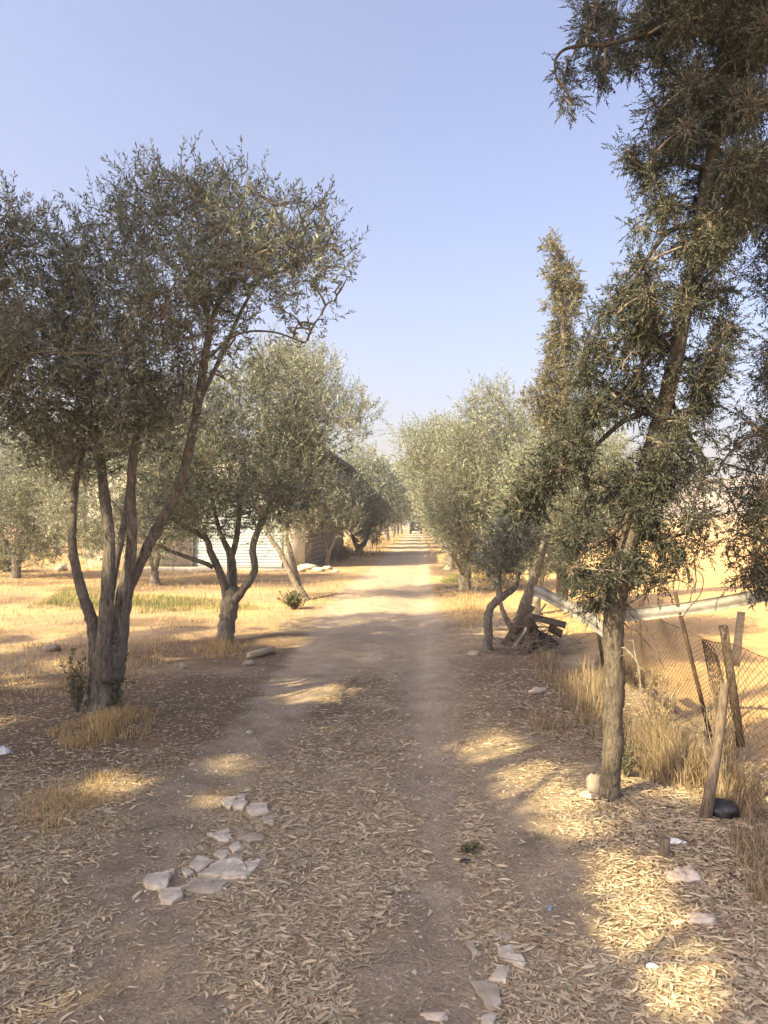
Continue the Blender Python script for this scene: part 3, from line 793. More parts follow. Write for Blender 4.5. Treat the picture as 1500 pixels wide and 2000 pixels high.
# bright green tree closing the view, and trees scattered behind the left grove
g = gen_olive("broadleaf_tree", 15.0, 9.0, "bright yellow-green tree at the far end of the track", 8, M["green_leaf"], 80, 30, .4, .16)
del g["group"]
g.location = (P(776, 1000, 150)[0], 150, 0)
for k, (x, y, s, lab) in enumerate([(9.5, 146, 1.3, "olive tree just right of the bright green tree, closing the end of the track"), (14.5, 152, 1.5, "taller olive tree farther right at the end of the track"), (5.6, 160, 1.2, "olive tree behind the far car, closing the view"), (-3.5, 150, 1.4, "olive tree left of the bright green tree at the end of the track")]):
    copy_tree(gA if k % 2 else gB, (x, y, 0), k * 1.9, (s, s), lab, "olive trees closing the far end")
for k, (x, y, s, lab) in enumerate([(-17, 40, 1.0, "olive tree far left behind the shed's white wall"), (-24, 52, 1.1, "larger olive tree at the back of the left grove"), 
                                    (-30, 38, 1.0, "olive tree at the far left of the grove"), (-9, 62, 1.1, "olive tree rising behind the shed roof")]):
    copy_tree(gB if k % 2 else gA, (x, y, 0), k * 2.1, (s, s), lab, "olive trees in the left grove")

# --- cypresses on the right
D = 4.8
b = gnd(1190, 1572)
trunkP = limb(D, [(1188, 1590, 66), (1190, 1568, 54), (1191, 1545, 46), (1194, 1500, 41), (1198, 1450, 45), (1196, 1400, 42), (1200, 1340, 45), (1198, 1290, 41), (1197, 1250, 43), (1202, 1180, 45), (1215, 1110, 42), (1240, 1010, 40), (1274, 880, 38), (1308, 750, 34), (1340, 600, 30), (1372, 420, 28), (1398, 240, 26), (1418, 60, 24), (1440, -140, 20), (1455, -330, 12)])
trunkP = (trunkP[0], trunkP[1] * .9)
limbsP = [limb(D, [(1272, 800, 13, -.02), (1225, 818, 11, -.08), (1185, 850, 9, -.12), (1150, 885, 7, -.15), (1120, 905, 4, -.15)]),
          limb(D, [(1410, 40, 16, 0), (1350, 45, 14, -.1), (1290, 62, 12, -.15), (1230, 76, 9, -.2), (1180, 88, 8, -.2), (1140, 89, 7, -.2), (1104, 96, 6, -.2), (1086, 115, 5, -.2), (1084, 138, 4, -.2), (1088, 155, 3, -.2)]),
          limb(D, [(1340, 590, 11, 0), (1318, 640, 9, -.08), (1262, 690, 7, -.15), (1240, 748, 5, -.2), (1190, 790, 4, -.2), (1150, 850, 2.5, -.2)]),
          limb(D, [(1360, 440, 12, 0), (1310, 450, 10, -.1), (1275, 490, 8, -.2), (1230, 560, 6, -.2), (1190, 620, 4, -.2)]),
          limb(D, [(1375, 330, 11, 0), (1320, 320, 8, -.1), (1265, 330, 6, -.15), (1230, 310, 4, -.15)]),
          limb(D, [(1300, 760, 11, 0), (1340, 840, 8, .15), (1380, 900, 5, .2), (1388, 915, 4, .2)]),
          limb(D, [(1330, 620, 11, .05), (1365, 560, 8, .1), (1400, 520, 6, .1)]),
          limb(D, [(1250, 985, 10, 0), (1200, 1040, 7, -.1), (1140, 1080, 5, -.15)]),
          limb(D, [(1235, 1030, 10, 0), (1290, 1050, 7, .1), (1350, 1040, 5, .1)])]
CY = [(1240, 1020, 38), (1225, 1070, 36), (1212, 1130, 32), (1265, 930, 38), (1200, 1095, 32), (1250, 975, 34), (1215, 785, 30), (1160, 790, 34), (1118, 870, 36), (1085, 910, 34), (1055, 945, 32), (1030, 985, 26), (1280, 640, 40), (1420, 60, 90), (1480, 60, 70), (1330, 55, 55), (1345, 150, 55), (1400, 190, 85), (1480, 200, 75), (1300, 215, 30), (1350, 270, 62), (1238, 305, 28), (1272, 345, 42), (1310, 310, 40), (1420, 320, 75), (1480, 330, 60), (1290, 400, 44), (1255, 440, 25), (1370, 420, 62), (1440, 420, 52), (1330, 490, 55), (1410, 480, 45), (1265, 505, 35), (1230, 545, 34),
      (1205, 610, 34), (1270, 600, 52), (1245, 650, 38), (1340, 590, 55), (1400, 560, 46), (1420, 630, 36), (1395, 690, 44), (1160, 670, 34), (1150, 715, 30), (1215, 710, 48), (1300, 690, 45), (1360, 735, 44), (1175, 765, 34), (1250, 770, 36), (1140, 800, 32), (1125, 850, 32), (1100, 890, 34), (1075, 925, 34), (1045, 960, 32), (1020, 990, 26), (1000, 1005, 18),
      (1290, 820, 36), (1345, 800, 42), (1385, 770, 30), (1290, 880, 42), (1345, 870, 38), (1380, 840, 22), (1140, 935, 20), (1140, 985, 20), (1142, 1030, 20), (1225, 925, 34), (1310, 950, 52), (1355, 1010, 46), (1260, 1010, 50), (1200, 960, 20), (1120, 1060, 32), (1170, 1100, 44), (1120, 1120, 28), (1290, 1080, 44), (1235, 1110, 34), (1160, 1150, 32), (1330, 1090, 28), (1215, 1165, 25), (1280, 1120, 25), (1370, 1060, 24),
      (1195, 45, 40), (1215, 95, 32), (1180, 110, 26), (1178, 148, 18), (1150, 55, 26), (1250, 40, 40), (1165, 15, 30), (1108, 125, 20), (1105, 150, 16), (1100, 192, 18), (1115, 205, 12), (1235, 125, 16), (1280, 105, 28), (1275, 60, 40), (1440, -80, 100), (1380, -60, 80), (1300, -30, 60), (1500, -60, 90), (1450, -230, 80)]
rngc = np.random.default_rng(21)
clP = []
for (a, b_, r) in CY:
    n_ = 1 if r < 26 else 3 if r < 40 else 4 if r < 60 else 7
    for j in range(n_):
        th = 0.0 if n_ == 1 else .55 * r
        clP.append([*P(a + rngc.normal() * th * .7, b_ + rngc.normal() * th * .7, D + (rngc.uniform(-.1, .1) if n_ == 1 else rngc.uniform(-.45, .45) * min(1, r / 60))), r * D / F * (.85 if n_ == 1 else .62 if n_ == 3 else .46) * (.85 if b_ > 980 else 1)])
clP = np.array(clP)
def bare_twigs(tw):
    rg = np.random.default_rng(77)
    for (x0, y0, x1, y1, x2, y2, dd) in [(1215, 1170, 1240, 1240, 1255, 1350, -.1), (1230, 1180, 1330, 1100, 1360, 1160, 0), (1205, 1260, 1250, 1265, 1255, 1360, -.12), (1225, 1180, 1265, 1210, 1285, 1270, -.05),
                                         (1215, 1210, 1270, 1250, 1300, 1310, .05), (1340, 1060, 1375, 1110, 1345, 1180, 0), (1400, 520, 1420, 540, 1380, 560, -.2), (1280, 700, 1240, 660, 1215, 720, -.3), (1250, 850, 1300, 860, 1330, 900, -.2), (1350, 880, 1330, 940, 1345, 990, -.2)]:
        t = np.linspace(0, 1, 9)[:, None]
        a, m, c = P(x0, y0, D), P(x1, y1, D + dd), P(x2, y2, D + dd * 1.5)
        cu = (1 - t) ** 2 * a + 2 * t * (1 - t) * m + t ** 2 * c + rg.normal(size=(9, 3)) * .006
        tw.tube(cu, np.linspace(.006, .0022, 9), 5, cap=False)
        n_ = rg.normal(size=(8, 3)) * .07
        tw.prisms(cu[1:], cu[1:] + n_ + np.array([0, 0, -.05]), .0022, .001)
make_tree("cypress_tree", (b[0], b[1], gz(*b)), "tall dark leaning cypress tree with a bare lower trunk, right foreground", "tree",
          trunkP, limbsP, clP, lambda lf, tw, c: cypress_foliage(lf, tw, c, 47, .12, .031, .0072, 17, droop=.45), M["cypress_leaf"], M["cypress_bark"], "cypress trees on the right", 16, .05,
          dict(r0=.011, r1=.004, sag=.02), bare_twigs, M["dark_limb"])

# second cypress at the right edge
D = 5.3
b = (P(1640, 1500, D)[0], D)
trunkQ = limb(D, [(1640, 1540, 46), (1636, 1400, 40), (1630, 1200, 36), (1620, 1000, 34), (1610, 700, 30), (1600, 400, 24), (1590, 100, 16)])
limbsQ = [limb(D, [(1622, 1060, 14), (1540, 900, 10, -.1), (1480, 850, 7, -.2), (1430, 880, 5, -.2), (1395, 930, 3, -.2)]), limb(D, [(1632, 1180, 13), (1560, 1100, 9), (1500, 1060, 7, -.1), (1440, 1040, 4, -.1)]),
          limb(D, [(1600, 480, 12), (1540, 450, 8), (1490, 420, 5)]), limb(D, [(1612, 760, 12), (1560, 720, 8), (1500, 740, 5)])]
CQ = [(1490, 390, 42), (1530, 420, 55), (1480, 440, 24), (1485, 510, 34), (1530, 540, 50), (1505, 570, 30), (1590, 400, 70), (1590, 600, 80), (1530, 700, 55), (1490, 740, 34), (1590, 760, 70), (1450, 815, 26), (1480, 840, 34), (1530, 850, 55), (1440, 880, 26), (1410, 905, 18), (1460, 920, 30), (1495, 950, 42), (1420, 950, 18), (1440, 1000, 26), (1480, 1030, 42), (1430, 1050, 26), (1540, 1030, 60), (1470, 1100, 36), (1510, 1140, 40), (1450, 1130, 24), (1590, 1100, 60), (1600, 250, 60)]
clQ = []
for (a, b_, r) in CQ:
    n_ = 1 if r < 35 else 3
    for j in range(n_):
        th = 0 if n_ == 1 else .4 * r
        clQ.append([*P(a + rngc.normal() * th * .7, b_ + rngc.normal() * th * .7, D + rngc.uniform(-.35, .35) * r / 60), r * D / F * (1.0 if n_ == 1 else .8)])
make_tree("cypress_tree", (b[0], b[1], gz(*b)), "cypress tree mostly outside the right edge, its sprays reaching into view", "tree",
          trunkQ, limbsQ, np.array(clQ), lambda lf, tw, c: cypress_foliage(lf, tw, c, 58, .13, .034, .008, 15, droop=.45), M["cypress_leaf"], M["cypress_bark"], "cypress trees on the right", 10, .03, dict(r0=.010, r1=.004, sag=.02))

# slim far cypress
D = 16.0
b = (P(1098, 1160, D)[0], D)
trunkR = limb(D, [(1098, 1190, 26), (1098, 1100, 22), (1100, 900, 18), (1100, 700, 12), (1095, 560, 8), (1084, 470, 4)])
CR = [(1080, 470, 14), (1088, 495, 18), (1095, 525, 22), (1110, 520, 12), (1085, 550, 14), (1100, 560, 24), (1120, 560, 16), (1130, 575, 14), (1085, 590, 16), (1105, 600, 24), (1095, 640, 24), (1080, 660, 18), (1110, 670, 24), (1075, 690, 20), (1100, 705, 26), (1065, 740, 20), (1090, 750, 30), (1115, 740, 20), (1050, 770, 20), (1080, 790, 30), (1105, 790, 24), (1055, 810, 26), (1090, 830, 34), (1060, 850, 30), (1100, 870, 34), (1070, 890, 32), (1110, 920, 34), (1080, 940, 34), (1100, 980, 36), (1080, 1020, 36), (1110, 1050, 36), (1085, 1080, 36)]
CR = CR + [(x + (12 + r * .5) * (.8 if k % 2 else -1), y + 8, r * .55) for k, (x, y, r) in enumerate(CR) if k % 3 != 1]
clR = np.array([[*P(a, b_, D + rngc.uniform(-.25, .25)), r * D / F * .8] for a, b_, r in CR])
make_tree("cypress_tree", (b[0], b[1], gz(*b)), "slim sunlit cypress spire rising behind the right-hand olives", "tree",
          trunkR, [], clR, lambda lf, tw, c: cypress_foliage(lf, tw, c, 115, .16, .06, .021, 9, out_w=1.0, droop=.1), M["cypress_lit"], M["cypress_bark"], "cypress trees on the right", 8, .03, dict(r0=.012, r1=.005, sag=.02))

# --- tall eucalyptus standing behind the viewer: they drop the leaf litter and cast the foreground's shade
tanE = math.tan(SUN_EL)
def project_ground(p):
    k = p[:, 2] / tanE
    return p[:, 0] + k * math.sin(SUN_AZ), p[:, 1] + k * math.cos(SUN_AZ)
GAPS = [(470, 1490, 52, 24), (440, 1555, 46, 18), (590, 1345, 66, 26), (660, 1352, 60, 20), (255, 1530, 80, 26), (985, 1475, 75, 48), (1050, 1530, 88, 52), (1120, 1590, 78, 52), (1200, 1650, 60, 55), (1240, 1720, 80, 60), (1285, 1790, 105, 82), (1345, 1880, 105, 90), (1390, 1970, 90, 70), (1185, 1800, 38, 40), (1330, 1690, 40, 30), (640, 1420, 26, 10), (720, 1290, 60, 16), (560, 1255, 50, 12), (60, 1330, 60, 16), (130, 1300, 60, 14), (360, 1290, 50, 10), (30, 1410, 40, 10)]
def shade_wanted(x, y):
    n1 = noise2(x, y, 1.6, 21)
    s = (x < 1.15 + .15 * n1) & (x > -4.8) & (y < 12.4 + 1.0 * n1)
    s |= (x <= -4.8) & (x > -7.5) & (y < 10.8 + n1)
    s |= (x >= 1.0) & (x < 2.0) & (y < 9.0 + .5 * n1)
    s |= (x >= 1.9) & (x < 3.0) & (y < 4.7 + .3 * n1)
    s |= (x > 5.6) & (x < 9.2) & (y > 7.2 + .4 * n1) & (y < 11)
    s |= (x > -1.7) & (x < 2.9) & (y > 8.5) & (y < 12.0)
    s |= (x > 2.5) & (x < 4.9) & (y > 9.7) & (y < 12.0)
    px = CX + F * x / np.maximum(y, .3); py = HY + F * CH / np.maximum(y, .3)
    s &= np.hypot(x - 2.02, y - 5.25) > .42
    for gx, gy, a, b_ in GAPS:
        s &= ~(((px - gx) / a) ** 2 + ((py - gy) / b_) ** 2 < 1)
    return s
def out_of_view(x, y):
    return (y < -.4) | (x < -.5 * y - 1.3)
rge = np.random.default_rng(5)
cand = []
kx, ky = math.sin(SUN_AZ) / tanE, math.cos(SUN_AZ) / tanE
while len(cand) < 1100:
    x_, y_ = rge.uniform(-8.5, 9.2), rge.uniform(1.5, 14)
    z = rge.uniform(4.0, 13.5)
    if not shade_wanted(np.array([x_]), np.array([y_]))[0] and rge.uniform() > .05: continue
    p_ = (x_ - kx * z, y_ - ky * z)
    if not out_of_view(*p_) or not (-16 < p_[0] < 1.5) or not (-7 < p_[1] < 6.5): continue
    cand.append([*p_, z, rge.uniform(.4, .7)])
cand = np.array(cand)
EUC = [(-13.2, .5), (-10.2, 3.6), (-9.6, -2.6), (-6.6, -.2), (-4.2, -3.4)]
tp = np.array(EUC)
own = np.argmin(np.hypot(cand[:, None, 0] - tp[None, :, 0], .8 * (cand[:, None, 1] - tp[None, :, 1])), 1)
def euc_foliage(lf, tw, c):
    N = 200 * len(c); k = rge.integers(0, len(c), N)
    u = unit(rge.normal(size=(N, 3))) * rge.uniform(0, 1, (N, 1)) ** .4
    p = c[k, :3] + u * c[k, 3:4]
    gx, gy = project_ground(p)
    ok = (shade_wanted(gx, gy) | (rge.uniform(size=N) < .03)) & out_of_view(p[:, 0], p[:, 1])
    p = p[ok]; n_ = len(p)
    lf.leaves(p, np.array([0, 0, -.9]) + .6 * rge.normal(size=(n_, 3)), rge.uniform(.12, .2, n_), rge.uniform(.03, .045, n_), rge, .08)
euc_names = ["eucalyptus tree outside the left edge, farthest to the left", "eucalyptus tree outside the left edge, farthest forward", "eucalyptus tree behind the viewer's left shoulder at the back", "eucalyptus tree beside the viewer on the left", "eucalyptus tree behind the viewer nearest the track"]
for k, (ex, ey) in enumerate(EUC):
    zt = np.linspace(-.1, 15.0, 14)
    c = cand[own == k]
    if len(c) < 3: continue
    tr = (np.column_stack([ex + .12 * np.sin(zt * .7 + k), ey + .1 * np.cos(zt * .6 + k), zt]), np.linspace(.2, .04, 14))
    make_tree("eucalyptus_tree", (ex, ey, 0), euc_names[k], "tree", tr, [], c, euc_foliage, M["euc_leaf"], M["pale_bark"], "eucalyptus trees left of the viewer", 10, .03, dict(r0=.02, r1=.006, sag=.05))

# ------------------------------------------------------------------ the shed behind the left trees
def wall_pt(u):                      # along the side wall, u = 0 at the near corner, metres
    d = unit(np.array([.063, 1.0])); return np.array([-3.0, 28.9]) + d * u
SD = unit(np.array([.063, 1.0])); SN = np.array([SD[1], -SD[0]])     # along the side wall / outward (towards the track)
shed = empty("shed", (-3.0, 28.9, 0), "white shed with a roller shutter and a bare block side wall behind the left olives", "shed")
so_ = np.array([-3.0, 28.9, 0])
FD = np.array([-SN[0], -SN[1]])                                       # along the front wall, to the left
def slab(qb, p0, along, length, z0, z1, thick, inward):
    a = np.array([*p0, 0.0]); d = np.array([*along, 0.0]); n_ = np.array([*inward, 0.0]) * thick
    pts = []
    for z in (z0, z1):
        for q_ in (a, a + d * length, a + d * length + n_, a + n_):
            pts.append(q_ + np.array([0, 0, z]))
    qb.add(np.array(pts), [[0, 1, 2, 3], [7, 6, 5, 4], [0, 4, 5, 1], [1, 5, 6, 2], [2, 6, 7, 3], [3, 7, 4, 0]])
c0 = np.array([-3.0, 28.9])
q = QB()                                                              # plastered front, with the shutter opening left free
OP0, OP1, OPH = .78, 4.3, 3.0
slab(q, c0, FD, OP0, -.1, 4.5, .2, SD)
slab(q, c0 + FD * OP1, FD, 8.4 - OP1, -.1, 4.5, .2, SD)
slab(q, c0 + FD * OP0, FD, OP1 - OP0, OPH, 4.5, .2, SD)
link("wall", q.mesh("wall", M["plaster"], False, so_), shed)
q = QB()                                                              # side wall core (the mortar the blocks sit in)
slab(q, c0 + SD * .2 - SN * .012, SD, 12.6, -.1, 4.5, .18, -SN)
slab(q, c0 + FD * 8.2 + SD * .2, SD, 12.6, -.1, 4.5, .2, FD * -1 * -1)
slab(q, c0 + FD * .2 + SD * 12.6, FD, 8.0, -.1, 4.5, .2, SD)
side_wall = link("side_wall", q.mesh("side_wall", M["mortar"], False, so_), shed)
q = QB(); q.box((0, 0, 0), (.39, .03, .188))
block_me = q.mesh("block", M["block"])
upper = QB()
rb = np.random.default_rng(9)
ang = math.atan2(SD[1], SD[0])
for rrow in range(22):
    for k in range(32):
        u = .2 + .2 + .4 * k + (.2 if rrow % 2 else 0)
        if u + .2 > 12.85: continue
        p = c0 + SD * u + SN * (.0 + rb.uniform(-.004, .004)); z = .1 + .2 * rrow
        if rrow < 9:
            o = link("block", block_me, side_wall, (p[0] - so_[0], p[1] - so_[1], z)); o.rotation_euler = (0, 0, ang)
        else:
            R3 = [[math.cos(ang), -math.sin(ang), 0], [math.sin(ang), math.cos(ang), 0], [0, 0, 1]]
            upper.box((p[0] - so_[0], p[1] - so_[1], z), (.39, .03, .188), R3)
tag(link("block_courses", upper.mesh("block_courses", M["block"]), side_wall), kind="stuff")
sh = QB()                                                             # corrugated shutter curtain
n_sl = 26
zz = np.linspace(.02, OPH, n_sl * 4 + 1); dep = .10 + .033 * np.abs(np.sin(np.linspace(0, n_sl * math.pi, n_sl * 4 + 1)))
L0 = np.array([*(c0 + FD * (OP0 + .05)), 0]); L1 = np.array([*(c0 + FD * (OP1 - .05)), 0])
V = []
for z, d_ in zip(zz, dep):
    for l_ in (L0, L1): V.append(l_ + np.array([SD[0] * d_, SD[1] * d_, z]))
i_ = np.arange(len(zz) - 1)[:, None] * 2
sh.add(np.array(V), np.hstack([i_, i_ + 1, i_ + 3, i_ + 2]))
shut = link("roller_shutter", sh.mesh("roller_shutter", M["shutter"], False, so_), shed)
for u in (OP0, OP1 - .07):
    q = QB(); slab(q, c0 + FD * u - SD * .003, FD, .07, 0, OPH, .09, SD)
    link("guide_rail", q.mesh("guide_rail", M["galv"], False, so_), shut)
q = QB()
slab(q, c0 + FD * -.45 - SD * .5, FD, 9.3, 4.6, 4.83, 14.0, SD)
V = np.vstack(q.V); V[:, 2] += (V[:, 0] + 3.0) * -.02
roof = link("roof", np_mesh("roof", V - so_, np.vstack(q.Q), M["roof"]), shed)
q = QB(); slab(q, c0 - SD * 1.6 - SN * .4, FD, 5.6, -.05, .07, 1.55, SD)
tag(link("concrete_apron", q.mesh("concrete_apron", M["stone"])), "pale concrete apron at the foot of the roller shutter", kind="structure")

# ------------------------------------------------------------------ far vehicle at the end of the track
cx_, cy_ = P(812, 1040, 118)[0], 118.0
car = empty("parked_car", (cx_, cy_, 0), "dark off-road car standing far away at the end of the track", "car")
def profile_body(name, prof, w, mat, taper=1.0):
    prof = np.array(prof, float); n_ = len(prof)
    V = []
    for sx in (-1, 1):
        for (y, z) in prof: V.append([sx * w / 2 * (taper if z > 1.15 else 1.0), y, z])
    me = bpy.data.meshes.new(name)
    fs = [list(range(n_))[::-1], list(range(n_, 2 * n_))] + [[i, (i + 1) % n_, n_ + (i + 1) % n_, n_ + i] for i in range(n_)]
    me.from_pydata([tuple(v) for v in V], [], fs); me.materials.append(mat); me.update()
    return me
body = link("body", profile_body("body", [(-2.1, .45), (-2.15, .75), (-2.1, 1.1), (-1.95, 1.15), (-1.75, 1.75), (-1.5, 1.82), (.4, 1.82), (.95, 1.2), (1.95, 1.08), (2.15, .9), (2.12, .45)], 1.82, M["car"], .86), car)
for nm, prof, w in (("side_window", [(-1.45, 1.2), (-1.4, 1.68), (.3, 1.68), (.72, 1.22)], 1.70),):
    link(nm, profile_body(nm, prof, w, M["glass"], .945), car)
q = QB(); q.add([[-.68, -1.99, 1.2], [.68, -1.99, 1.2], [.6, -1.79, 1.68], [-.6, -1.79, 1.68]], [[0, 1, 2, 3]])
link("rear_window", q.mesh("rear_window", M["glass"]), car)
for sx in (-1, 1):
    q = QB(); q.box((sx * .78, -2.155, .92), (.16, .03, .26)); link("tail_light", q.mesh("tail_light", M["lamp_red"]), car)
    for wy in (-1.35, 1.35):
        q = QB(); q.tube([[sx * .68, wy, .36], [sx * .9, wy, .36]], [.36, .36], 16); wh = link("wheel", q.mesh("wheel", M["tyre"]), car)
        q = QB(); q.tube([[sx * .89, wy, .36], [sx * .915, wy, .36]], [.2, .19], 12); link("rim", q.mesh("rim", M["galv"]), wh)
q = QB(); q.box((0, -2.17, .78), (.5, .02, .12)); link("number_plate", q.mesh("number_plate", M["plate"]), car)
q = QB(); q.box((0, -2.18, .52), (1.8, .16, .16)); link("bumper", q.mesh("bumper", M["tyre"]), car)

# ------------------------------------------------------------------ broken paving on the ruts
def zoomed(pts, ox, oy, s): return [(ox + x / s, oy + y / s) for x, y in pts]
def stone(name, pix, h, label, mat, group, lift=0.0, tilt=(0, 0)):
    g_ = np.array([gnd(*p) for p in pix]); c = g_.mean(0); n_ = len(g_)
    loc = g_ - c
    if np.sum(loc[:, 0] * np.roll(loc[:, 1], -1) - np.roll(loc[:, 0], -1) * loc[:, 1]) < 0: loc = loc[::-1]
    fine = []                                                          # rough, chipped outline
    for a, b_ in zip(loc, np.roll(loc, -1, 0)):
        L = np.linalg.norm(b_ - a); k = max(1, int(L / .035))
        for t in range(k):
            p = a + (b_ - a) * t / k
            fine.append(p + (R.normal(size=2) * .004 if t else 0))
    loc = np.array(fine); n_ = len(loc)
    rings = []
    for sc, z in ((1.03, -.03), (1.01, h * .45), (1.0, h * .85), (.955, h)):
        rings.append(np.column_stack([loc * sc + R.normal(size=(n_, 2)) * .002, np.full(n_, z) + R.normal(size=n_) * .0025 + (tilt[0] * loc[:, 0] + tilt[1] * loc[:, 1])]))
    V = np.vstack(rings + [[[0, 0, h + .003]]])
    fs = []
    for r_ in range(3):
        for i in range(n_): fs.append([r_ * n_ + i, r_ * n_ + (i + 1) % n_, (r_ + 1) * n_ + (i + 1) % n_, (r_ + 1) * n_ + i])
    for i in range(n_): fs.append([3 * n_ + i, 3 * n_ + (i + 1) % n_, 4 * n_])
    me = bpy.data.meshes.new(name); me.from_pydata([tuple(v) for v in V], [], fs); me.materials.append(mat); me.update()
    o = link(name, me, None, (c[0], c[1], gz(*c) + lift))
    tag(o, label, "stone", group)
    return g_
gs = "broken pale slabs in the left wheel rut"
ST = [([(690, 205), (735, 182), (785, 175), (780, 205), (750, 238), (720, 228)], .035, "left one of the slab pieces at the far tip of the stone patch", 0),
      ([(790, 176), (835, 176), (835, 190), (792, 196)], .03, "tiny farthest chip at the tip of the stone patch", 0),
      ([(755, 225), (785, 200), (830, 192), (850, 215), (825, 245), (775, 240)], .04, "middle slab piece touching its neighbours at the far end of the stone patch", 0),
      ([(840, 245), (865, 222), (965, 215), (970, 262), (880, 282)], .045, "wide pale slab on the right at the far end of the stone patch", 0),
      ([(935, 290), (1000, 282), (1015, 300), (1000, 328), (950, 318)], .02, "dusty half-buried slab just below the wide far-end slab", 1),
      ([(880, 325), (920, 315), (935, 335), (900, 345)], .015, "small dusty lump between the far slabs and the triangular slab", 1),
      ([(610, 372), (740, 342), (750, 365), (740, 412), (690, 410)], .03, "pale triangular slab with its point to the left, alone on bare soil", 0),
      ([(780, 395), (800, 350), (880, 352), (945, 365), (940, 400), (830, 410)], .02, "broad dusty slab sunk in soil right of the triangular slab", 1),
      ([(742, 450), (765, 425), (800, 420), (820, 450), (775, 475)], .035, "small roundish slab piece under the broad dusty slab", 0),
      ([(650, 480), (740, 455), (735, 490), (718, 525)], .025, "pale wedge-shaped piece left of the small dusty slab mid-patch", 0),
      ([(725, 520), (745, 482), (800, 475), (820, 500), (800, 530)], .02, "small dusty slab just behind the biggest slab", 1),
      ([(508, 555), (560, 495), (655, 525), (600, 560), (550, 592)], .045, "pale four-cornered slab touching the left side of the biggest slab", 0),
      ([(465, 575), (495, 565), (535, 590), (490, 615)], .035, "fist-sized pale stone left of the biggest slab", 0),
      ([(392, 570), (400, 560), (425, 562), (425, 578), (395, 585)], .025, "pebble-like pale stone above the leftmost slab", 0),
      ([(238, 645), (260, 610), (385, 590), (398, 605), (370, 685), (260, 670)], .05, "leftmost slab of the stone patch, half covered with leaves", 0),
      ([(336, 705), (460, 700), (472, 740), (410, 775), (345, 770)], .045, "nearest slab of the stone patch, pale with a broken front edge", 0),
      ([(475, 700), (520, 632), (720, 650), (732, 665), (650, 720), (500, 712)], .04, "brownish slab in front of the biggest slab", 1),
      ([(562, 625), (690, 537), (820, 540), (848, 600), (845, 640), (565, 630)], .06, "biggest pale slab in the middle of the stone patch", 0),
      ([(832, 545), (930, 530), (915, 570), (850, 630), (848, 580)], .035, "pale slab broken off the right side of the biggest slab", 0)]
stone_polys = []
for pts, h, lab, d_ in ST:
    h *= .62
    stone_polys.append(stone("broken_slab", zoomed(pts, 200, 1500, 3.0), h, lab, M["dusty_stone" if d_ else "stone"], gs, .0, (R.uniform(-.03, .03), R.uniform(-.03, .03))))
gs2 = "broken slabs by the right wheel rut"
ST2 = [([(510, 655), (555, 645), (612, 705), (605, 722), (515, 685)], .03, "long pale slab, farthest clear one at the right wheel rut", 0),
       ([(478, 770), (510, 728), (550, 745), (540, 780)], .03, "small pale slab just above the cracked slab at the right rut", 0),
       ([(415, 775), (500, 785), (520, 800), (525, 855), (490, 880), (455, 835)], .025, "dusty cracked slab at the right rut near the bottom edge", 1),
       ([(450, 915), (490, 895), (508, 905), (490, 938), (450, 940)], .035, "pale slab at the bottom edge beside the right rut", 0),
       ([(395, 635), (420, 630), (445, 670), (420, 680)], .02, "greyish slab leaning at the edge of the right rut", 1),
       ([(490, 585), (560, 595), (565, 620), (520, 612)], .015, "buried dusty slab, farthest one beside the right rut", 1),
       ([(525, 720), (550, 722), (555, 740), (530, 738)], .02, "tiny white chip between two slabs at the right rut", 0)]
for pts, h, lab, d_ in ST2:
    h *= .85
    stone_polys.append(stone("broken_slab", zoomed(pts, 700, 1500, 1.875), h, lab, M["dusty_stone" if d_ else "stone"], gs2, 0, (R.uniform(-.03, .03), R.uniform(-.03, .03))))

def rock(px, py, r, label, mat, sq=(1, .8, .55), group=None, name="rock"):
    rg = np.random.default_rng(int(px * 7 + py)); c = gnd(px, py)
    th, ph = np.meshgrid(np.linspace(0, math.pi, 7), np.linspace(0, 2 * math.pi, 10, endpoint=False), indexing='ij')
    d_ = np.stack([np.sin(th) * np.cos(ph), np.sin(th) * np.sin(ph), np.cos(th)], -1)
    rr = r * (1 + .16 * rg.normal(size=th.shape)); rr[0] = rr[0, 0]; rr[-1] = rr[-1, 0]
    V = (d_ * rr[..., None] * np.array(sq)).reshape(-1, 3)
    i = np.arange(6)[:, None] * 10; j = np.arange(10)[None]; j2 = (j + 1) % 10
    Q = np.stack([i + j, i + 10 + j, i + 10 + j2, i + j2], -1).reshape(-1, 4)
    o = link(name, np_mesh(name, V, Q, mat), None, (c[0], c[1], gz(*c) + r * sq[2] * .55)); o.rotation_euler = (0, 0, rg.uniform(0, 6))
    return tag(o, label, "stone", group)
rock(210, 1515, .05, "flat grey stone on the leaf litter at the left", M["dark_stone"])
rock(102, 1272, .11, "dark angular stone on the dry grass left of the big olive", M["dark_stone"])
rock(1050, 1358, .10, "long pale stone lying on the right verge before the scrap heap", M["stone"], (1.3, .5, .4))
rock(1160, 1560, .07, "pale stone leaning at the foot of the front cypress", M["dusty_stone"], (.7, .8, 1.3))
rock(925, 1285, .08, "pale small stone beside the bent stubby olive", M["dusty_stone"])
rock(488, 1425, .035, "small pale stone on the left edge of the track", M["stone"])
rock(360, 1310, .06, "small stone in the shade behind the big olive", M["dusty_stone"])
rock(485, 1300, .08, "pale stone beside the short post lying in the litter", M["dusty_stone"])
rock(120, 1115, .28, "pale boulder in the sunlit straw at the far left", M["stone"])
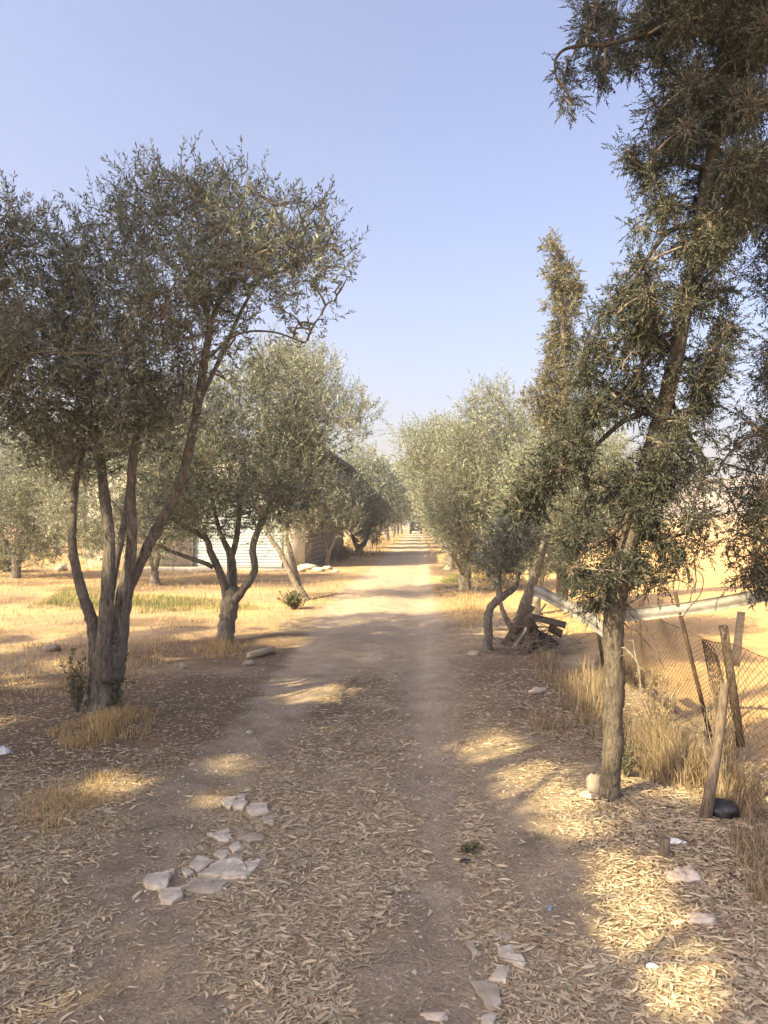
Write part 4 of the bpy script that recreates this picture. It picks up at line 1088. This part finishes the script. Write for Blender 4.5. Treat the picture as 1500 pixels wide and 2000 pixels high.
for k, (px, py, r_) in enumerate([(600, 1112, .28), (622, 1116, .22), (640, 1112, .18), (585, 1117, .16), (655, 1118, .12)]):
    rock(px, py, r_, ["biggest white rubble stone at the shed corner", "second white rubble stone at the shed corner, touching the biggest", "white rubble stone right of the two big ones at the shed corner", "white rubble stone left of the biggest one at the shed corner", "smallest white rubble stone, rightmost at the shed corner"][k], M["stone"], (1.4, 1, .45), "rubble at the shed corner", "rubble_stone")

# ------------------------------------------------------------------ fence on the right
fp = np.array([P(1180, 1300, 9.3)[:2], P(1215, 1330, 8.4)[:2], P(1370, 1420, 6.3)[:2], P(1425, 1500, 5.0)[:2], P(1500, 1560, 4.4)[:2], P(1640, 1600, 4.1)[:2]])
fline = smoothline(fp, 10)
fs_ = np.concatenate([[0], np.cumsum(np.linalg.norm(np.diff(fline, axis=0), axis=1))])
FL = fs_[-1]
fence = empty("wire_fence", (fp[2][0], fp[2][1], 0), "sagging rusty chain-link fence with leaning posts between the verge and the field", "fence")
fo = np.array([fp[2][0], fp[2][1], 0.0])
def fpt(u, v):
    x = np.interp(u, fs_, fline[:, 0]); y = np.interp(u, fs_, fline[:, 1])
    top = np.interp(u, [0, .9, 1.6, 2.6, 3.4, 4.2, FL], [.75, .88, .93, .86, .70, .95, 1.0])
    sag = .10 * np.sin(u * 2.3) * v + .05 * np.sin(u * 5 + v * 4) * v + .12 * v * v * np.sin(u * 1.1 + 1)
    return np.stack([x + sag * .9, y + .10 * np.sin(3 * u + 2 * v) * v, .02 + v * top + .02 * np.sin(u * 7) * v], -1)
cell = .052
nu, nv = int(FL / cell), 20
A, B = [], []
for k in range(nu):
    v = np.arange(nv + 1)
    u = k * cell + (v % 2) * cell * .98
    w = fpt(np.minimum(u, FL), v / nv)
    A.append(w[:-1]); B.append(w[1:])
    u2 = (k + 1) * cell - (v % 2) * cell * .0 
    u2 = k * cell - (v % 2) * cell * .0 + ((v + 1) % 2) * cell * .98
    w = fpt(np.minimum(u2, FL), v / nv)
    A.append(w[:-1]); B.append(w[1:])
q = QB(); q.prisms(np.vstack(A), np.vstack(B), .0016, .0016)
u = np.linspace(0, FL, 70)
for vv in (1.0, .03): q.tube(fpt(u, np.full(70, vv)), np.full(70, .0028), 5, cap=False)
link("wire_mesh", q.mesh("wire_mesh", M["wire"], False, fo), fence)
def post(name, p0, p1, r0, r1, mat, sides=8, label=None, parent=fence, off=fo, jit=.04, mid=None):
    t = np.linspace(0, 1, 7)[:, None]
    pts = p0 + (p1 - p0) * t
    if mid is not None: pts = pts + np.sin(math.pi * t) * np.array(mid)
    q = QB(); q.tube(pts, np.linspace(r0, r1, 7), sides, jitter=jit)
    o = link(name, q.mesh(name, mat, False, off), parent)
    if label: o["label"] = label
    return o
post("metal_post", P(1388, 1440, 6.25), P(1318, 1156, 6.45), .018, .017, M["rust"], 4, "thin leaning iron post")
post("metal_post", P(1180, 1312, 9.05), P(1168, 1232, 9.05), .022, .02, M["rust"], 4, "short dark iron post behind the cypress")
post("wooden_post", P(1376, 1606, 4.5), P(1416, 1335, 4.62), .036, .025, M["post"], 9, "leaning round wooden post", mid=(.012, 0, 0))
post("wooden_post", P(1436, 1300, 5.6), P(1448, 1195, 5.6), .032, .028, M["pale_wood"], 8, "pale upright post top")
# the dark plank that hangs in the wire
q = QB(); a_, b_ = P(1447, 1458, 4.9), P(1413, 1222, 4.95)
d_ = unit(b_ - a_); s_ = unit(np.cross(d_, np.array([0, 1.0, .15]))); n_ = np.cross(s_, d_); Lp = np.linalg.norm(b_ - a_)
q.box((a_ + b_) / 2, (.038, Lp, .05), np.column_stack([s_, d_, n_]))
pl = link("plank", q.mesh("plank", M["dark_wood"]))
tag(pl, "dark weathered plank hanging upright in the chain-link wire", "plank")

# bent galvanised channels resting on the fence
def channel(name, pts, w, label, twist=0.0):
    pts = smoothline(np.array(pts, float), 8); K = len(pts)
    prof = np.array([(-.5, .16), (-.44, .02), (-.28, .0), (-.16, .14), (.16, .14), (.28, .0), (.44, .02), (.5, .16)]) * w
    t = unit(np.gradient(pts, axis=0)); up = np.array([0, 0, 1.0])
    s = unit(np.cross(t, up)); nn = np.cross(s, t)
    ca, sa = math.cos(twist), math.sin(twist)
    e1 = s * ca + nn * sa; e2 = -s * sa + nn * ca
    front = pts[:, None] + prof[None, :, :1] * e1[:, None] + prof[None, :, 1:] * e2[:, None]
    back = front - .008 * e2[:, None]
    V = np.concatenate([front, back], 1); m = 16
    ring = list(range(8)) + list(range(15, 7, -1))
    Q = []
    for i in range(K - 1):
        for j in range(16):
            a, b_ = ring[j], ring[(j + 1) % 16]
            Q.append([i * m + a, i * m + b_, (i + 1) * m + b_, (i + 1) * m + a])
    for i in (0, K - 1):
        for j in range(7): Q.append([i * m + j, i * m + j + 1, i * m + 9 + j, i * m + 8 + j])
    c = pts[K // 2]
    o = link(name, np_mesh(name, V.reshape(-1, 3) - c, Q, M["galv"]), None, tuple(c))
    return tag(o, label, "metal channel", "bent metal channels on the fence")
channel("metal_channel", [P(1045, 1150, 8.6), P(1100, 1178, 7.8), P(1150, 1206, 7.1), P(1192, 1238, 6.5)], .13, "pale bent metal channel sloping down from the scrap heap to the front cypress", -1.45)
channel("metal_channel", [P(1180, 1184, 6.9), P(1205, 1198, 6.62), P(1240, 1200, 6.55), P(1330, 1190, 6.42), P(1430, 1174, 6.3), P(1500, 1160, 6.2)], .11, "pale bent metal channel resting level on the iron post right of the cypress", -1.4)
# its rivets and the post carry it: a wire tie
q = QB(); q.tube(smoothline([P(1345, 1105, 6.2), P(1372, 1125, 6.2), P(1368, 1160, 6.2), P(1345, 1188, 6.25), P(1330, 1210, 6.3)], 6), np.full(25, .004), 6)
tag(link("loose_wire", q.mesh("loose_wire", M["wire"])), "curled loose wire draped over the level metal channel", "wire")

# ------------------------------------------------------------------ scrap heap by the small olives
def plate_box(name, label, cat, c, size, rx_, ry_, rz_, mat, open_top=False):
    o = None
    q = QB(); t = .006
    sx, sy, sz = size
    if open_top:
        for cc, ss in (((0, 0, -sz / 2), (sx, sy, t)), ((-sx / 2, 0, 0), (t, sy, sz)), ((sx / 2, 0, 0), (t, sy, sz)), ((0, sy / 2, 0), (sx - 2 * t, t, sz)), ((0, -sy / 2, -.12 * sz), (sx - 2 * t, t, sz * .7))):
            q.box(cc, ss)
    else: q.box((0, 0, 0), size)
    o = link(name, q.mesh(name, mat), None, tuple(c)); o.rotation_euler = (rx_, ry_, rz_)
    return tag(o, label, cat)
Dh = 10.6
rbx = plate_box("rusty_box", "rusty open-fronted iron box lying tilted in the scrap heap", "metal box", P(1052, 1256, Dh), (.34, .36, .30), .2, .5, .3, M["rust"], True)
plate_box("board", "flat weathered board slanting across the top of the scrap heap", "board", P(1068, 1212, Dh - .1), (.52, .16, .02), .35, .22, -.25, M["dark_wood"])
plate_box("board", "broken grey board standing up at the left of the scrap heap", "board", P(1036, 1218, Dh - .05), (.16, .02, .30), .3, -.6, .4, M["post"])
plate_box("board", "flat pale board lying on the ground in front of the rusty box", "board", P(1046, 1293, Dh - .45), (.34, .12, .03), 0, 0, .15, M["pale_wood"])
plate_box("board", "short grey board leaning on the right of the rusty box", "board", P(1085, 1232, Dh), (.2, .02, .14), .6, .4, -.5, M["post"])
post("upright_stick", P(1028, 1288, Dh - .3), P(1032, 1205, Dh - .2), .014, .011, M["dark_wood"], 6, None, None, np.zeros(3))
tag(bpy.data.objects["upright_stick"], "thin dark stick standing at the left of the rusty box", "stick")

# ------------------------------------------------------------------ small things on the ground
q = QB(); a_ = np.array([*gnd(486, 1287), .04]); b_ = np.array([*gnd(533, 1274), .042])
d_ = unit(b_ - a_); s_ = unit(np.cross(d_, [0, 0, 1.0])); Lp = np.linalg.norm(b_ - a_)
q.box((0, 0, 0), (.07, Lp, .07), np.column_stack([s_, d_, np.cross(s_, d_)]))
o = link("short_post", q.mesh("short_post", M["pale_wood"]), None, tuple((a_ + b_) / 2)); tag(o, "short pale square post lying in the litter by the forked olive", "post")

def crumple(name, px, py, r, label, cat, mat, seed, sq=(1, .8, .6), amp=.4):
    rg = np.random.default_rng(seed); c = gnd(px, py); nu_, nv_ = 22, 14
    th, ph = np.meshgrid(np.linspace(0, math.pi, nv_), np.linspace(0, 2 * math.pi, nu_, endpoint=False), indexing='ij')
    d_ = np.stack([np.sin(th) * np.cos(ph), np.sin(th) * np.sin(ph), np.cos(th)], -1)
    n_ = 0
    for k in range(7):
        v = rg.normal(size=3) * (1.5 + .8 * k); n_ = n_ + np.abs(np.sin(d_ @ (v * 1.05) + rg.uniform(0, 6))) / (1 + .25 * k)
    rr = r * (1 + amp * (n_ - n_.mean()))
    V = (d_ * rr[..., None] * np.array(sq)).reshape(-1, 3); V[:, 2] = np.maximum(V[:, 2], -r * sq[2] * .6)
    i = np.arange(nv_ - 1)[:, None] * nu_; j = np.arange(nu_)[None]; j2 = (j + 1) % nu_
    o = link(name, np_mesh(name, V, np.stack([i + j, i + nu_ + j, i + nu_ + j2, i + j2], -1).reshape(-1, 4), mat), None, (c[0], c[1], gz(*c) + r * sq[2] * .58))
    return tag(o, label, cat)
crumple("plastic_bag", 1412, 1596, .085, "black plastic bag at the foot of the leaning wooden post", "bag", M["black_bag"], 1, (1.2, .85, .7), .34)
crumple("plastic_bag", 2, 1474, .06, "white plastic bag cut by the left edge of the picture", "bag", M["white_bag"], 2)
crumple("crumpled_paper", 1146, 1570, .045, "small crumpled whitish paper beside the foot of the front cypress", "paper", M["paper"], 3)
crumple("dirty_rag", 1340, 1712, .075, "stained pale rag half buried in the sunlit litter on the right", "rag", M["paper"], 4, (1, .9, .4))
crumple("crumpled_paper", 1316, 1648, .05, "flat white torn paper in the shaded litter below the wooden post", "paper", M["white_bag"], 5, (1.1, .7, .25))
crumple("dirty_rag", 1372, 1790, .06, "small pale rag in the sunlit litter nearer the bottom right corner", "rag", M["paper"], 6, (1, .7, .4))
crumple("crumpled_paper", 1275, 1882, .022, "tiny white scrap in the sunlit litter at the lower right", "paper", M["white_bag"], 7)
crumple("wrapper", 1074, 1768, .017, "small blue plastic wrapper on the bare soil at the right", "wrapper", M["blue"], 8, (.7, .6, .8))
crumple("wrapper", 1086, 1781, .022, "torn pale wrapper next to the blue one on bare soil", "wrapper", M["paper"], 9, (1, .5, .25))
crumple("dark_rag", 908, 1683, .03, "small dark crumpled scrap beside the right wheel rut", "rag", M["black_bag"], 10, (1, .6, .35))
crumple("crumpled_paper", 852, 1982, .035, "crumpled pale leaf-like paper at the bottom edge right of centre", "paper", M["paper"], 11, (1.4, .6, .35))
crumple("blue_sack", 938, 1094, .22, "blue and white sack under the trees on the right of the track", "sack", M["blue"], 12, (1, .8, .9))
q = QB(); q.tube([[0, 0, -.04], [.004, 0, .04], [.012, 0, .10]], [.028, .025, .024], 9, jitter=.06)
c = gnd(1296, 1678); o = link("stump", q.mesh("stump", M["post"]), None, (c[0], c[1], gz(*c))); tag(o, "short cut stump sticking out of the litter on the right", "stump")
def twig(px0, py0, px1, py1, r, label, lift=.012, bow=.02):
    a, b_ = gnd(px0, py0), gnd(px1, py1)
    t = np.linspace(0, 1, 9)[:, None]
    pts = np.column_stack([a + (b_ - a) * t + np.sin(t * 3.3) * bow * np.array([[-(b_ - a)[1], (b_ - a)[0]]]), np.full(9, 0.)])
    pts[:, 2] = height(pts[:, 0], pts[:, 1]) + r + lift * np.sin(np.pi * t[:, 0])
    c = pts[4].copy(); q = QB(); q.tube(pts - c, np.linspace(r, r * .5, 9), 6, jitter=.08)
    tag(link("twig", q.mesh("twig", M["twig"]), None, tuple(c)), label, "twig", "fallen twigs")
twig(268, 1622, 340, 1608, .006, "thin dark twig on the bare soil left of the stone patch")
twig(375, 1645, 410, 1635, .004, "short twig pointing at the triangular slab")
twig(1210, 1560, 1290, 1640, .010, "long bent twig on the shaded litter below the front cypress", .02)
twig(1165, 1480, 1196, 1600, .008, "thin stick leaning along the foot of the front cypress", .03)
twig(1400, 1545, 1470, 1600, .007, "dry twig lying beyond the black bag", .03)
twig(690, 1895, 742, 1905, .006, "curled twig at the right end of the near litter strip", .01, .2)
twig(255, 1690, 283, 1705, .007, "short curled piece of bark left of the stone patch", .01, .3)

# ------------------------------------------------------------------ leaf litter, grass, weeds, gravel
def litter_density(x, y):
    px = CX + F * x / y; py = HY + F * CH / y
    n1 = noise2(x, y, .8, 2); n2 = noise2(x, y, .28, 30)
    b_ = bare(x, y)
    dd = np.clip(1.05 - .45 * np.maximum(-n1, 0) + .25 * n2, 0, 1.3)
    dd = dd * np.clip(1 - 1.15 * b_, .05, 1)
    far = np.clip(1.2 - (y - 3.5) / 6.0, .3, 1)
    under = np.where(x < -1.3, np.clip(1.15 - (y - 4.2) / 2.6, .42, 1), 1.0)
    return dd * far * under
def scatter(n, x0, x1, y0, y1, dens, rng):
    x = rng.uniform(x0, x1, n); y = rng.uniform(y0, y1, n)
    k = rng.uniform(size=n) < dens(x, y)
    return x[k], y[k]
rl = np.random.default_rng(31)
def leaf_strip(x, y, rng, big=1.0, lift=0.0):
    """fallen lance-shaped leaves, curved and curled: four cross-sections each"""
    N = len(x)
    L = rng.uniform(.016, .050, N) * big * np.where(rng.uniform(size=N) < .10, 1.6, 1.0); W = L * rng.uniform(.13, .25, N); az = rng.uniform(0, 2 * math.pi, N)
    bend = rng.normal(0, .10, N) * L; curl = np.abs(rng.normal(0, .04, N)) * L; pit = rng.normal(0, .08, N); roll = rng.normal(0, .25, N)
    z0 = height(x, y) + .004 + rng.uniform(0, .009, N) + lift
    d = np.stack([np.cos(az), np.sin(az)], -1); s = np.stack([-np.sin(az), np.cos(az)], -1)
    V = []
    for t, w in ((-.5, .12), (-.18, .95), (.18, .85), (.5, .06)):
        cxy = np.stack([x, y], -1) + d * (t * L)[:, None] + s * (bend * (1 - 4 * t * t))[:, None]
        z = z0 + curl * (4 * t * t) * .5 + pit * t * L + np.abs(pit) * L * .5
        for sg in (-1, 1):
            e = sg * w * W / 2
            V.append(np.column_stack([cxy + s * (e * np.cos(roll))[:, None], z + e * np.sin(roll) + np.abs(e * np.sin(roll))]))
    V = np.stack(V, 1)
    f = np.array([[0, 1, 3, 2], [2, 3, 5, 4], [4, 5, 7, 6]])
    return V.reshape(-1, 3), (np.arange(N)[:, None, None] * 8 + f[None]).reshape(-1, 4)
lq = QB()
for (n_, x0, x1, y0, y1, bg_) in ((115000, -2.4, 2.4, 1.9, 5.0, 1.0), (90000, -4.6, 2.8, 5.0, 9.0, 1.1), (30000, -6.5, 3.0, 9.0, 14.0, 1.15)):
    x, y = scatter(n_, x0, x1, y0, y1, litter_density, rl)
    lq.add(*leaf_strip(x, y, rl, bg_))
xf, yf = scatter(150000, -3.4, 2.6, 1.9, 7.0, litter_density, rl)
nf = len(xf)
azf = rl.uniform(0, 6.28, nf)
lq.leaves(np.column_stack([xf, yf, height(xf, yf) + .004 + rl.uniform(0, .008, nf)]), np.column_stack([np.cos(azf), np.sin(azf), rl.normal(0, .12, nf)]), rl.uniform(.006, .022, nf), rl.uniform(.002, .006, nf), rl, .05, np.column_stack([rl.normal(0, .25, nf), rl.normal(0, .25, nf), np.ones(nf)]))
o = link("leaf_litter", lq.mesh("leaf_litter", M["litter"])); tag(o, "dry fallen eucalyptus leaves carpeting the track and its verges", kind="stuff")
# the largest leaves in front, each its own piece of the ground
x, y = scatter(1500, -1.5, 1.6, 2.3, 3.6, litter_density, rl)
x, y = x[:290], y[:290]
shapes = []
for k in range(10):
    V, Q = leaf_strip(np.zeros(1), np.zeros(1) + 500, rl, 1.15)
    V = V - np.array([0, 500, float(height(np.zeros(1), np.zeros(1) + 500)[0])])
    shapes.append(np_mesh("leaf", V, Q, M["litter"]))
for k in range(len(x)):
    o = link("leaf", shapes[k % 10], ground, (x[k], y[k], gz(x[k], y[k]) + .012)); o.rotation_euler = (0, 0, rl.uniform(0, 6.28)); s_ = rl.uniform(.65, 1.05); o.scale = (s_, s_, s_)

def blades(x, y, h, w, rng, lean=.35, z=None, heads=False):
    N = len(x); az = rng.uniform(0, 2 * math.pi, N); le = np.abs(rng.normal(0, lean, N)) * h
    d = np.stack([np.cos(az), np.sin(az)], -1); fa = rng.uniform(0, 2 * math.pi, N); s = np.stack([np.cos(fa), np.sin(fa)], -1)
    b_ = np.stack([x, y], -1); z0 = height(x, y) if z is None else z
    V = []
    for t, ww in ((0, 1.0), (.55, .8), (1.0, .18)):
        cxy = b_ + d * (le * t * t)[:, None]; zz_ = z0 - .01 + h * t * (1 - .25 * t * np.clip(le / h, 0, 1))
        for sg in (-1, 1): V.append(np.column_stack([cxy + s * (sg * w * ww / 2)[:, None], zz_]))
    V = np.stack(V, 1); f = np.array([[0, 1, 3, 2], [2, 3, 5, 4]])
    return V.reshape(-1, 3), (np.arange(N)[:, None, None] * 6 + f[None]).reshape(-1, 4)
def grass_obj(name, label, mat, spec, seed):
    rg = np.random.default_rng(seed); q = QB()
    for (poly, n_, h0, h1, w0, lean, clump) in spec:
        g_ = np.array([gnd(*p) if p[1] > 1030 else p for p in poly]); lo, hi = g_.min(0), g_.max(0)
        x = rg.uniform(lo[0], hi[0], n_ * 3); y = rg.uniform(lo[1], hi[1], n_ * 3)
        k = in_poly(x, y, g_) & (noise2(x, y, clump, 3) + .5 * rg.normal(size=len(x)) > .0)
        k &= bare(x, y) < .35
        x, y = x[k][:n_], y[k][:n_]
        fade = np.clip(edge_dist(x, y, g_) / .35, .35, 1)
        q.add(*blades(x, y, rg.uniform(h0, h1, len(x)) * fade, w0 * rg.uniform(.6, 1.3, len(x)), rg, lean))
    o = link(name, q.mesh(name, mat)); tag(o, label, kind="stuff")
    return o
grass_obj("dry_grass", "short dry yellow grass in the left grove and along the verges", M["straw"], [
    ([(-60, 1075), (640, 1118), (690, 1130), (640, 1200), (560, 1235), (-80, 1262)], 22000, .05, .17, .010, .8, .7),
    ([(-40, 1262), (380, 1240), (330, 1330), (-60, 1400)], 4500, .05, .15, .006, .8, .5),
    ([(90, 1440), (250, 1385), (310, 1400), (290, 1450), (130, 1475)], 2600, .10, .25, .005, .6, .4),
    ([(-60, 1070), (300, 1085), (330, 1110), (-60, 1120)], 3500, .2, .5, .014, .4, 1.4),
    ([(370, 1265), (420, 1250), (490, 1258), (460, 1285), (390, 1285)], 900, .12, .28, .006, .4, .4),
    ([(-30, 1560), (200, 1490), (380, 1500), (260, 1620), (-40, 1720)], 5000, .03, .10, .004, 1.0, .4),
    ([(-40, 1720), (120, 1690), (120, 1800), (-60, 1900)], 2500, .04, .12, .004, 1.0, .4),
    ([(860, 1155), (960, 1165), (960, 1240), (880, 1230)], 2600, .06, .2, .008, .6, .5),
    ([(660, 1062), (790, 1045), (740, 1090), (640, 1110)], 3500, .2, .6, .02, .5, 1.2),
    ([(890, 1100), (1000, 1115), (1000, 1150), (930, 1140)], 3000, .2, .5, .014, .5, .8)], 41)
grass_obj("tall_dry_grass", "tall dry straw-coloured grass along the wire fence on the right", M["straw_dark"], [
    ([(1075, 1330), (1200, 1320), (1235, 1440), (1180, 1470), (1100, 1390)], 2600, .18, .55, .0055, .5, .4),
    ([(1205, 1420), (1330, 1440), (1400, 1500), (1500, 1560), (1480, 1620), (1360, 1560), (1240, 1520)], 3800, .18, .58, .005, .5, .35),
    ([(1030, 1290), (1080, 1270), (1120, 1330), (1060, 1340)], 1200, .15, .4, .006, .6, .4),
    ([(1010, 1400), (1090, 1395), (1140, 1450), (1060, 1460)], 900, .10, .26, .005, .7, .4),
    ([(1160, 1295), (1235, 1300), (1300, 1340), (1220, 1350)], 1100, .2, .55, .007, .5, .5),
    ([(1420, 1640), (1520, 1610), (1560, 1800), (1470, 1760)], 1800, .15, .4, .005, .6, .35)], 42)
grass_obj("green_grass", "pale green grass patches in the left grove and beside the right-hand trees", M["grass"], [
    ([(50, 1190), (120, 1150), (420, 1172), (540, 1190), (440, 1200), (260, 1200)], 9000, .08, .22, .008, .7, .7),
    ([(855, 1135), (880, 1120), (925, 1130), (920, 1148), (880, 1146)], 2200, .08, .2, .010, .6, .6)], 43)
rg = np.random.default_rng(44)
def gravel_den(x, y): return np.clip(.2 + bare(x, y), 0, 1)
x, y = scatter(5000, -2.2, 2.2, 2.0, 7.5, gravel_den, rg)
N = len(x); r_ = np.abs(rg.normal(0, .0045, N)) + .002
oc = np.array([[1, 0, 0], [0, 1, 0], [-1, 0, 0], [0, -1, 0], [0, 0, .8], [0, 0, -.8]])
V = np.column_stack([x, y, height(x, y) + .006])[:, None] + oc[None] * (r_[:, None] * rg.uniform(.6, 1.3, (N, 6)))[..., None]
f = np.array([[0, 1, 4, 4], [1, 2, 4, 4], [2, 3, 4, 4], [3, 0, 4, 4]])
f3 = np.array([[0, 1, 4], [1, 2, 4], [2, 3, 4], [3, 0, 4]])
o = link("gravel", np_mesh("gravel", V.reshape(-1, 3), (np.arange(N)[:, None, None] * 6 + f3[None]).reshape(-1, 3), M["stone"])); tag(o, "scattered small pale pebbles on the worn soil", kind="stuff")

rg = np.random.default_rng(45)
x, y = scatter(900, -4.0, 3.0, 2.1, 10.0, lambda x, y: np.clip(1 - .8 * bare(x, y), .1, 1) * np.clip(1.3 - y / 11, .2, 1), rg)
N = len(x); az = rg.uniform(0, 6.28, N); L = rg.uniform(.04, .22, N)
A = np.column_stack([x, y, height(x, y) + .012 + rg.uniform(0, .012, N)])
mid_ = A + np.column_stack([np.cos(az) * L * .5, np.sin(az) * L * .5, rg.uniform(0, .012, N)])
az2 = az + rg.normal(0, .35, N)
B = mid_ + np.column_stack([np.cos(az2) * L * .5, np.sin(az2) * L * .5, rg.uniform(-.012, .004, N)])
q = QB(); rr = rg.uniform(.0012, .0032, N); q.prisms(A, mid_, rr, rr * .9); q.prisms(mid_, B, rr * .9, rr * .5)
o = link("twig_litter", q.mesh("twig_litter", M["twig"])); tag(o, "thin broken twigs scattered through the fallen leaves", kind="stuff")

rg = np.random.default_rng(46)
x = 2.9 + rg.exponential(4.0, 14000); y = rg.uniform(4.5, 30, 14000)
k = (noise2(x, y, 2.0, 8) + .6 * rg.normal(size=len(x)) > .2) & (x < 16)
x, y = x[k], y[k]
q = QB(); q.add(*blades(x, y, rg.uniform(.02, .10, len(x)), .006 * rg.uniform(.6, 1.4, len(x)), rg, .9, height(x, y) + .004))
o = link("field_stubble", q.mesh("field_stubble", M["straw"])); tag(o, "short sparse straw stubble on the ochre field", kind="stuff")
x = 2.9 + rg.exponential(4.0, 5000); y = rg.uniform(4.5, 26, 5000); N = len(x); r_ = np.abs(rg.normal(0, .018, N)) + .006
V = np.column_stack([x, y, height(x, y) + .008])[:, None] + oc[None] * (r_[:, None] * rg.uniform(.6, 1.3, (N, 6)))[..., None]
o = link("field_clods", np_mesh("field_clods", V.reshape(-1, 3), (np.arange(N)[:, None, None] * 6 + f3[None]).reshape(-1, 3), M["clod"])); tag(o, "small clods of dry earth on the ochre field", kind="stuff")

# low plants: each a thing of its own
def bush(name, base, r, h, label, mat, seed, n=60, L=.05, W=.016, cat="shrub", up=.8):
    rg = np.random.default_rng(seed); b0 = np.array([base[0], base[1], gz(*base)])
    root = empty(name, tuple(b0), label, cat)
    tips = np.column_stack([rg.normal(0, r * .5, n), rg.normal(0, r * .5, n), h * rg.uniform(.4, 1.05, n)])
    tw = QB(); lf = QB()
    for k in range(n):
        t = np.linspace(0, 1, 5)[:, None]; e = tips[k]
        cu = e * t * np.array([1, 1, 1]) + np.sin(math.pi * t) * rg.normal(0, .05 * h, 3)
        cu[0] = [rg.normal(0, r * .08), rg.normal(0, r * .08), -.02]
        tw.tube(cu, np.linspace(.004, .0015, 5), 4, cap=False)
        m = 26; u = rg.uniform(.2, 1, m)
        p = np.stack([np.interp(u, t[:, 0], cu[:, i]) for i in range(3)], -1)
        lf.leaves(p, rg.normal(size=(m, 3)) + np.array([0, 0, up]), L * rg.uniform(.6, 1.2, m), W, rg)
    link("stems", tw.mesh("stems", M["twig"]), root); link("foliage", lf.mesh("foliage", mat), root)
    return root
bush("shrub", gnd(575, 1190), .32, .36, "low dark green shrub at the foot of the thin leaning olive", M["weed"], 1, 70, .06, .02)
bush("weed", gnd(150, 1398), .12, .55, "thin weedy olive shoots at the left foot of the big olive", M["weed"], 2, 26, .04, .012, "weed", .6)
bush("weed", gnd(228, 1395), .09, .30, "small leafy shoots at the right foot of the big olive", M["weed"], 3, 16, .04, .012, "weed")
bush("weed", gnd(1222, 1520), .10, .28, "grey-green weed behind the foot of the front cypress", M["weed"], 4, 18, .03, .009, "weed")
bush("bush", (-13.2, 27.0), 1.1, 1.1, "dusty low bush at the far left edge of the sunlit grass", M["bush"], 5, 120, .13, .05)
bush("bush", (P(668, 1090, 36)[0], 36), .9, .8, "dry brush heap at the foot of the block side wall", M["straw_dark"], 6, 90, .16, .02, "brush heap", .1)
bush("bush", (P(725, 1062, 52)[0], 52), 1.0, 1.1, "dusty bush under the far left-hand trees", M["bush"], 7, 80, .18, .06)
bush("weed", (P(920, 1670, 4.02)[0], 4.05), .06, .06, "small green creeping weed by the right wheel rut", M["weed"], 8, 14, .02, .008, "weed", .2)
bush("thorn_bush", (P(1415, 1420, 5.0)[0], 5.0), .18, .85, "dry leafless thorny plant tangled in the wire beside the wooden post", M["straw_dark"], 9, 60, .02, .003, "dry plant", .1)
bush("thorn_bush", (P(1290, 1420, 6.2)[0], 6.2), .30, .55, "dry thorny plant with pale seed heads behind the fence", M["straw"], 10, 60, .025, .006, "dry plant", .2)


def dead_brush(px, py, r, h, label, seed, n=45):
    rg = np.random.default_rng(seed); c = gnd(px, py); z0 = gz(*c)
    root = empty("brush_heap", (c[0], c[1], z0), label, "brush heap")
    tw = QB()
    for k in range(n):
        a = np.array([rg.normal(0, r * .5), rg.normal(0, r * .4), abs(rg.normal(0, h * .25))])
        d_ = unit(np.array([rg.normal(), rg.normal(), abs(rg.normal(0, .45))])); L = rg.uniform(.5, 1.3) * r
        t = np.linspace(0, 1, 5)[:, None]
        cu = a + d_ * L * t + np.sin(math.pi * t) * rg.normal(0, .06, 3) * L
        cu[:, 2] = np.clip(cu[:, 2], .004, h)
        tw.tube(cu, np.linspace(rg.uniform(.004, .010), .0015, 5), 5, cap=False)
        m = 5; i = rg.integers(1, 5, m); e = unit(rg.normal(size=(m, 3)) + d_) * rg.uniform(.05, .2, (m, 1)); e[:, 2] = np.abs(e[:, 2]) * .6
        tw.prisms(cu[i], cu[i] + e, .0025, .001)
    link("branches", tw.mesh("branches", M["twig"]), root)
dead_brush(1010, 1278, .35, .25, "heap of dead pruned twigs at the foot of the pale leaning olive", 61)
dead_brush(1030, 1262, .42, .75, "tall pale tangle of dead wood standing behind the scrap heap", 65, 70)
dead_brush(1095, 1270, .32, .35, "tangle of dead twigs at the right end of the scrap heap", 62)
dead_brush(905, 1165, .5, .3, "dead branches lying under the biggest right-hand olive", 63, 30)
dead_brush(655, 1098, .9, .5, "pile of dry cut branches between the shed corner and the track", 64, 60)
post("long_stick", P(1000, 1268, 10.3), P(1066, 1180, 10.9), .02, .014, M["pale_wood"], 7, None, None, np.zeros(3))
tag(bpy.data.objects["long_stick"], "pale bare stick leaning across the back of the scrap heap", "stick")
plate_box("board", "long cracked board leaning against the pale olive trunk", "board", P(1010, 1225, 10.9), (.14, .025, .75), .1, .55, .2, M["post"])

# ------------------------------------------------------------------ dusty air
HAZE = 0.0016
if HAZE > 0:
    hm = bpy.data.materials.new("dusty_air"); hm.use_nodes = True
    hn, hl = hm.node_tree.nodes, hm.node_tree.links
    hn.remove(hn["Principled BSDF"])
    pv = hn.new("ShaderNodeVolumePrincipled")
    pv.inputs["Color"].default_value = (.95, .95, .96, 1); pv.inputs["Density"].default_value = HAZE; pv.inputs["Anisotropy"].default_value = 0.2
    hl.new(pv.outputs[0], hn["Material Output"].inputs["Volume"])
    q = QB(); q.box((0, 200, 20), (1320, 1360, 44))
    hz = link("haze", q.mesh("haze", hm)); tag(hz, "thin pale dusty air over the whole place", kind="stuff")
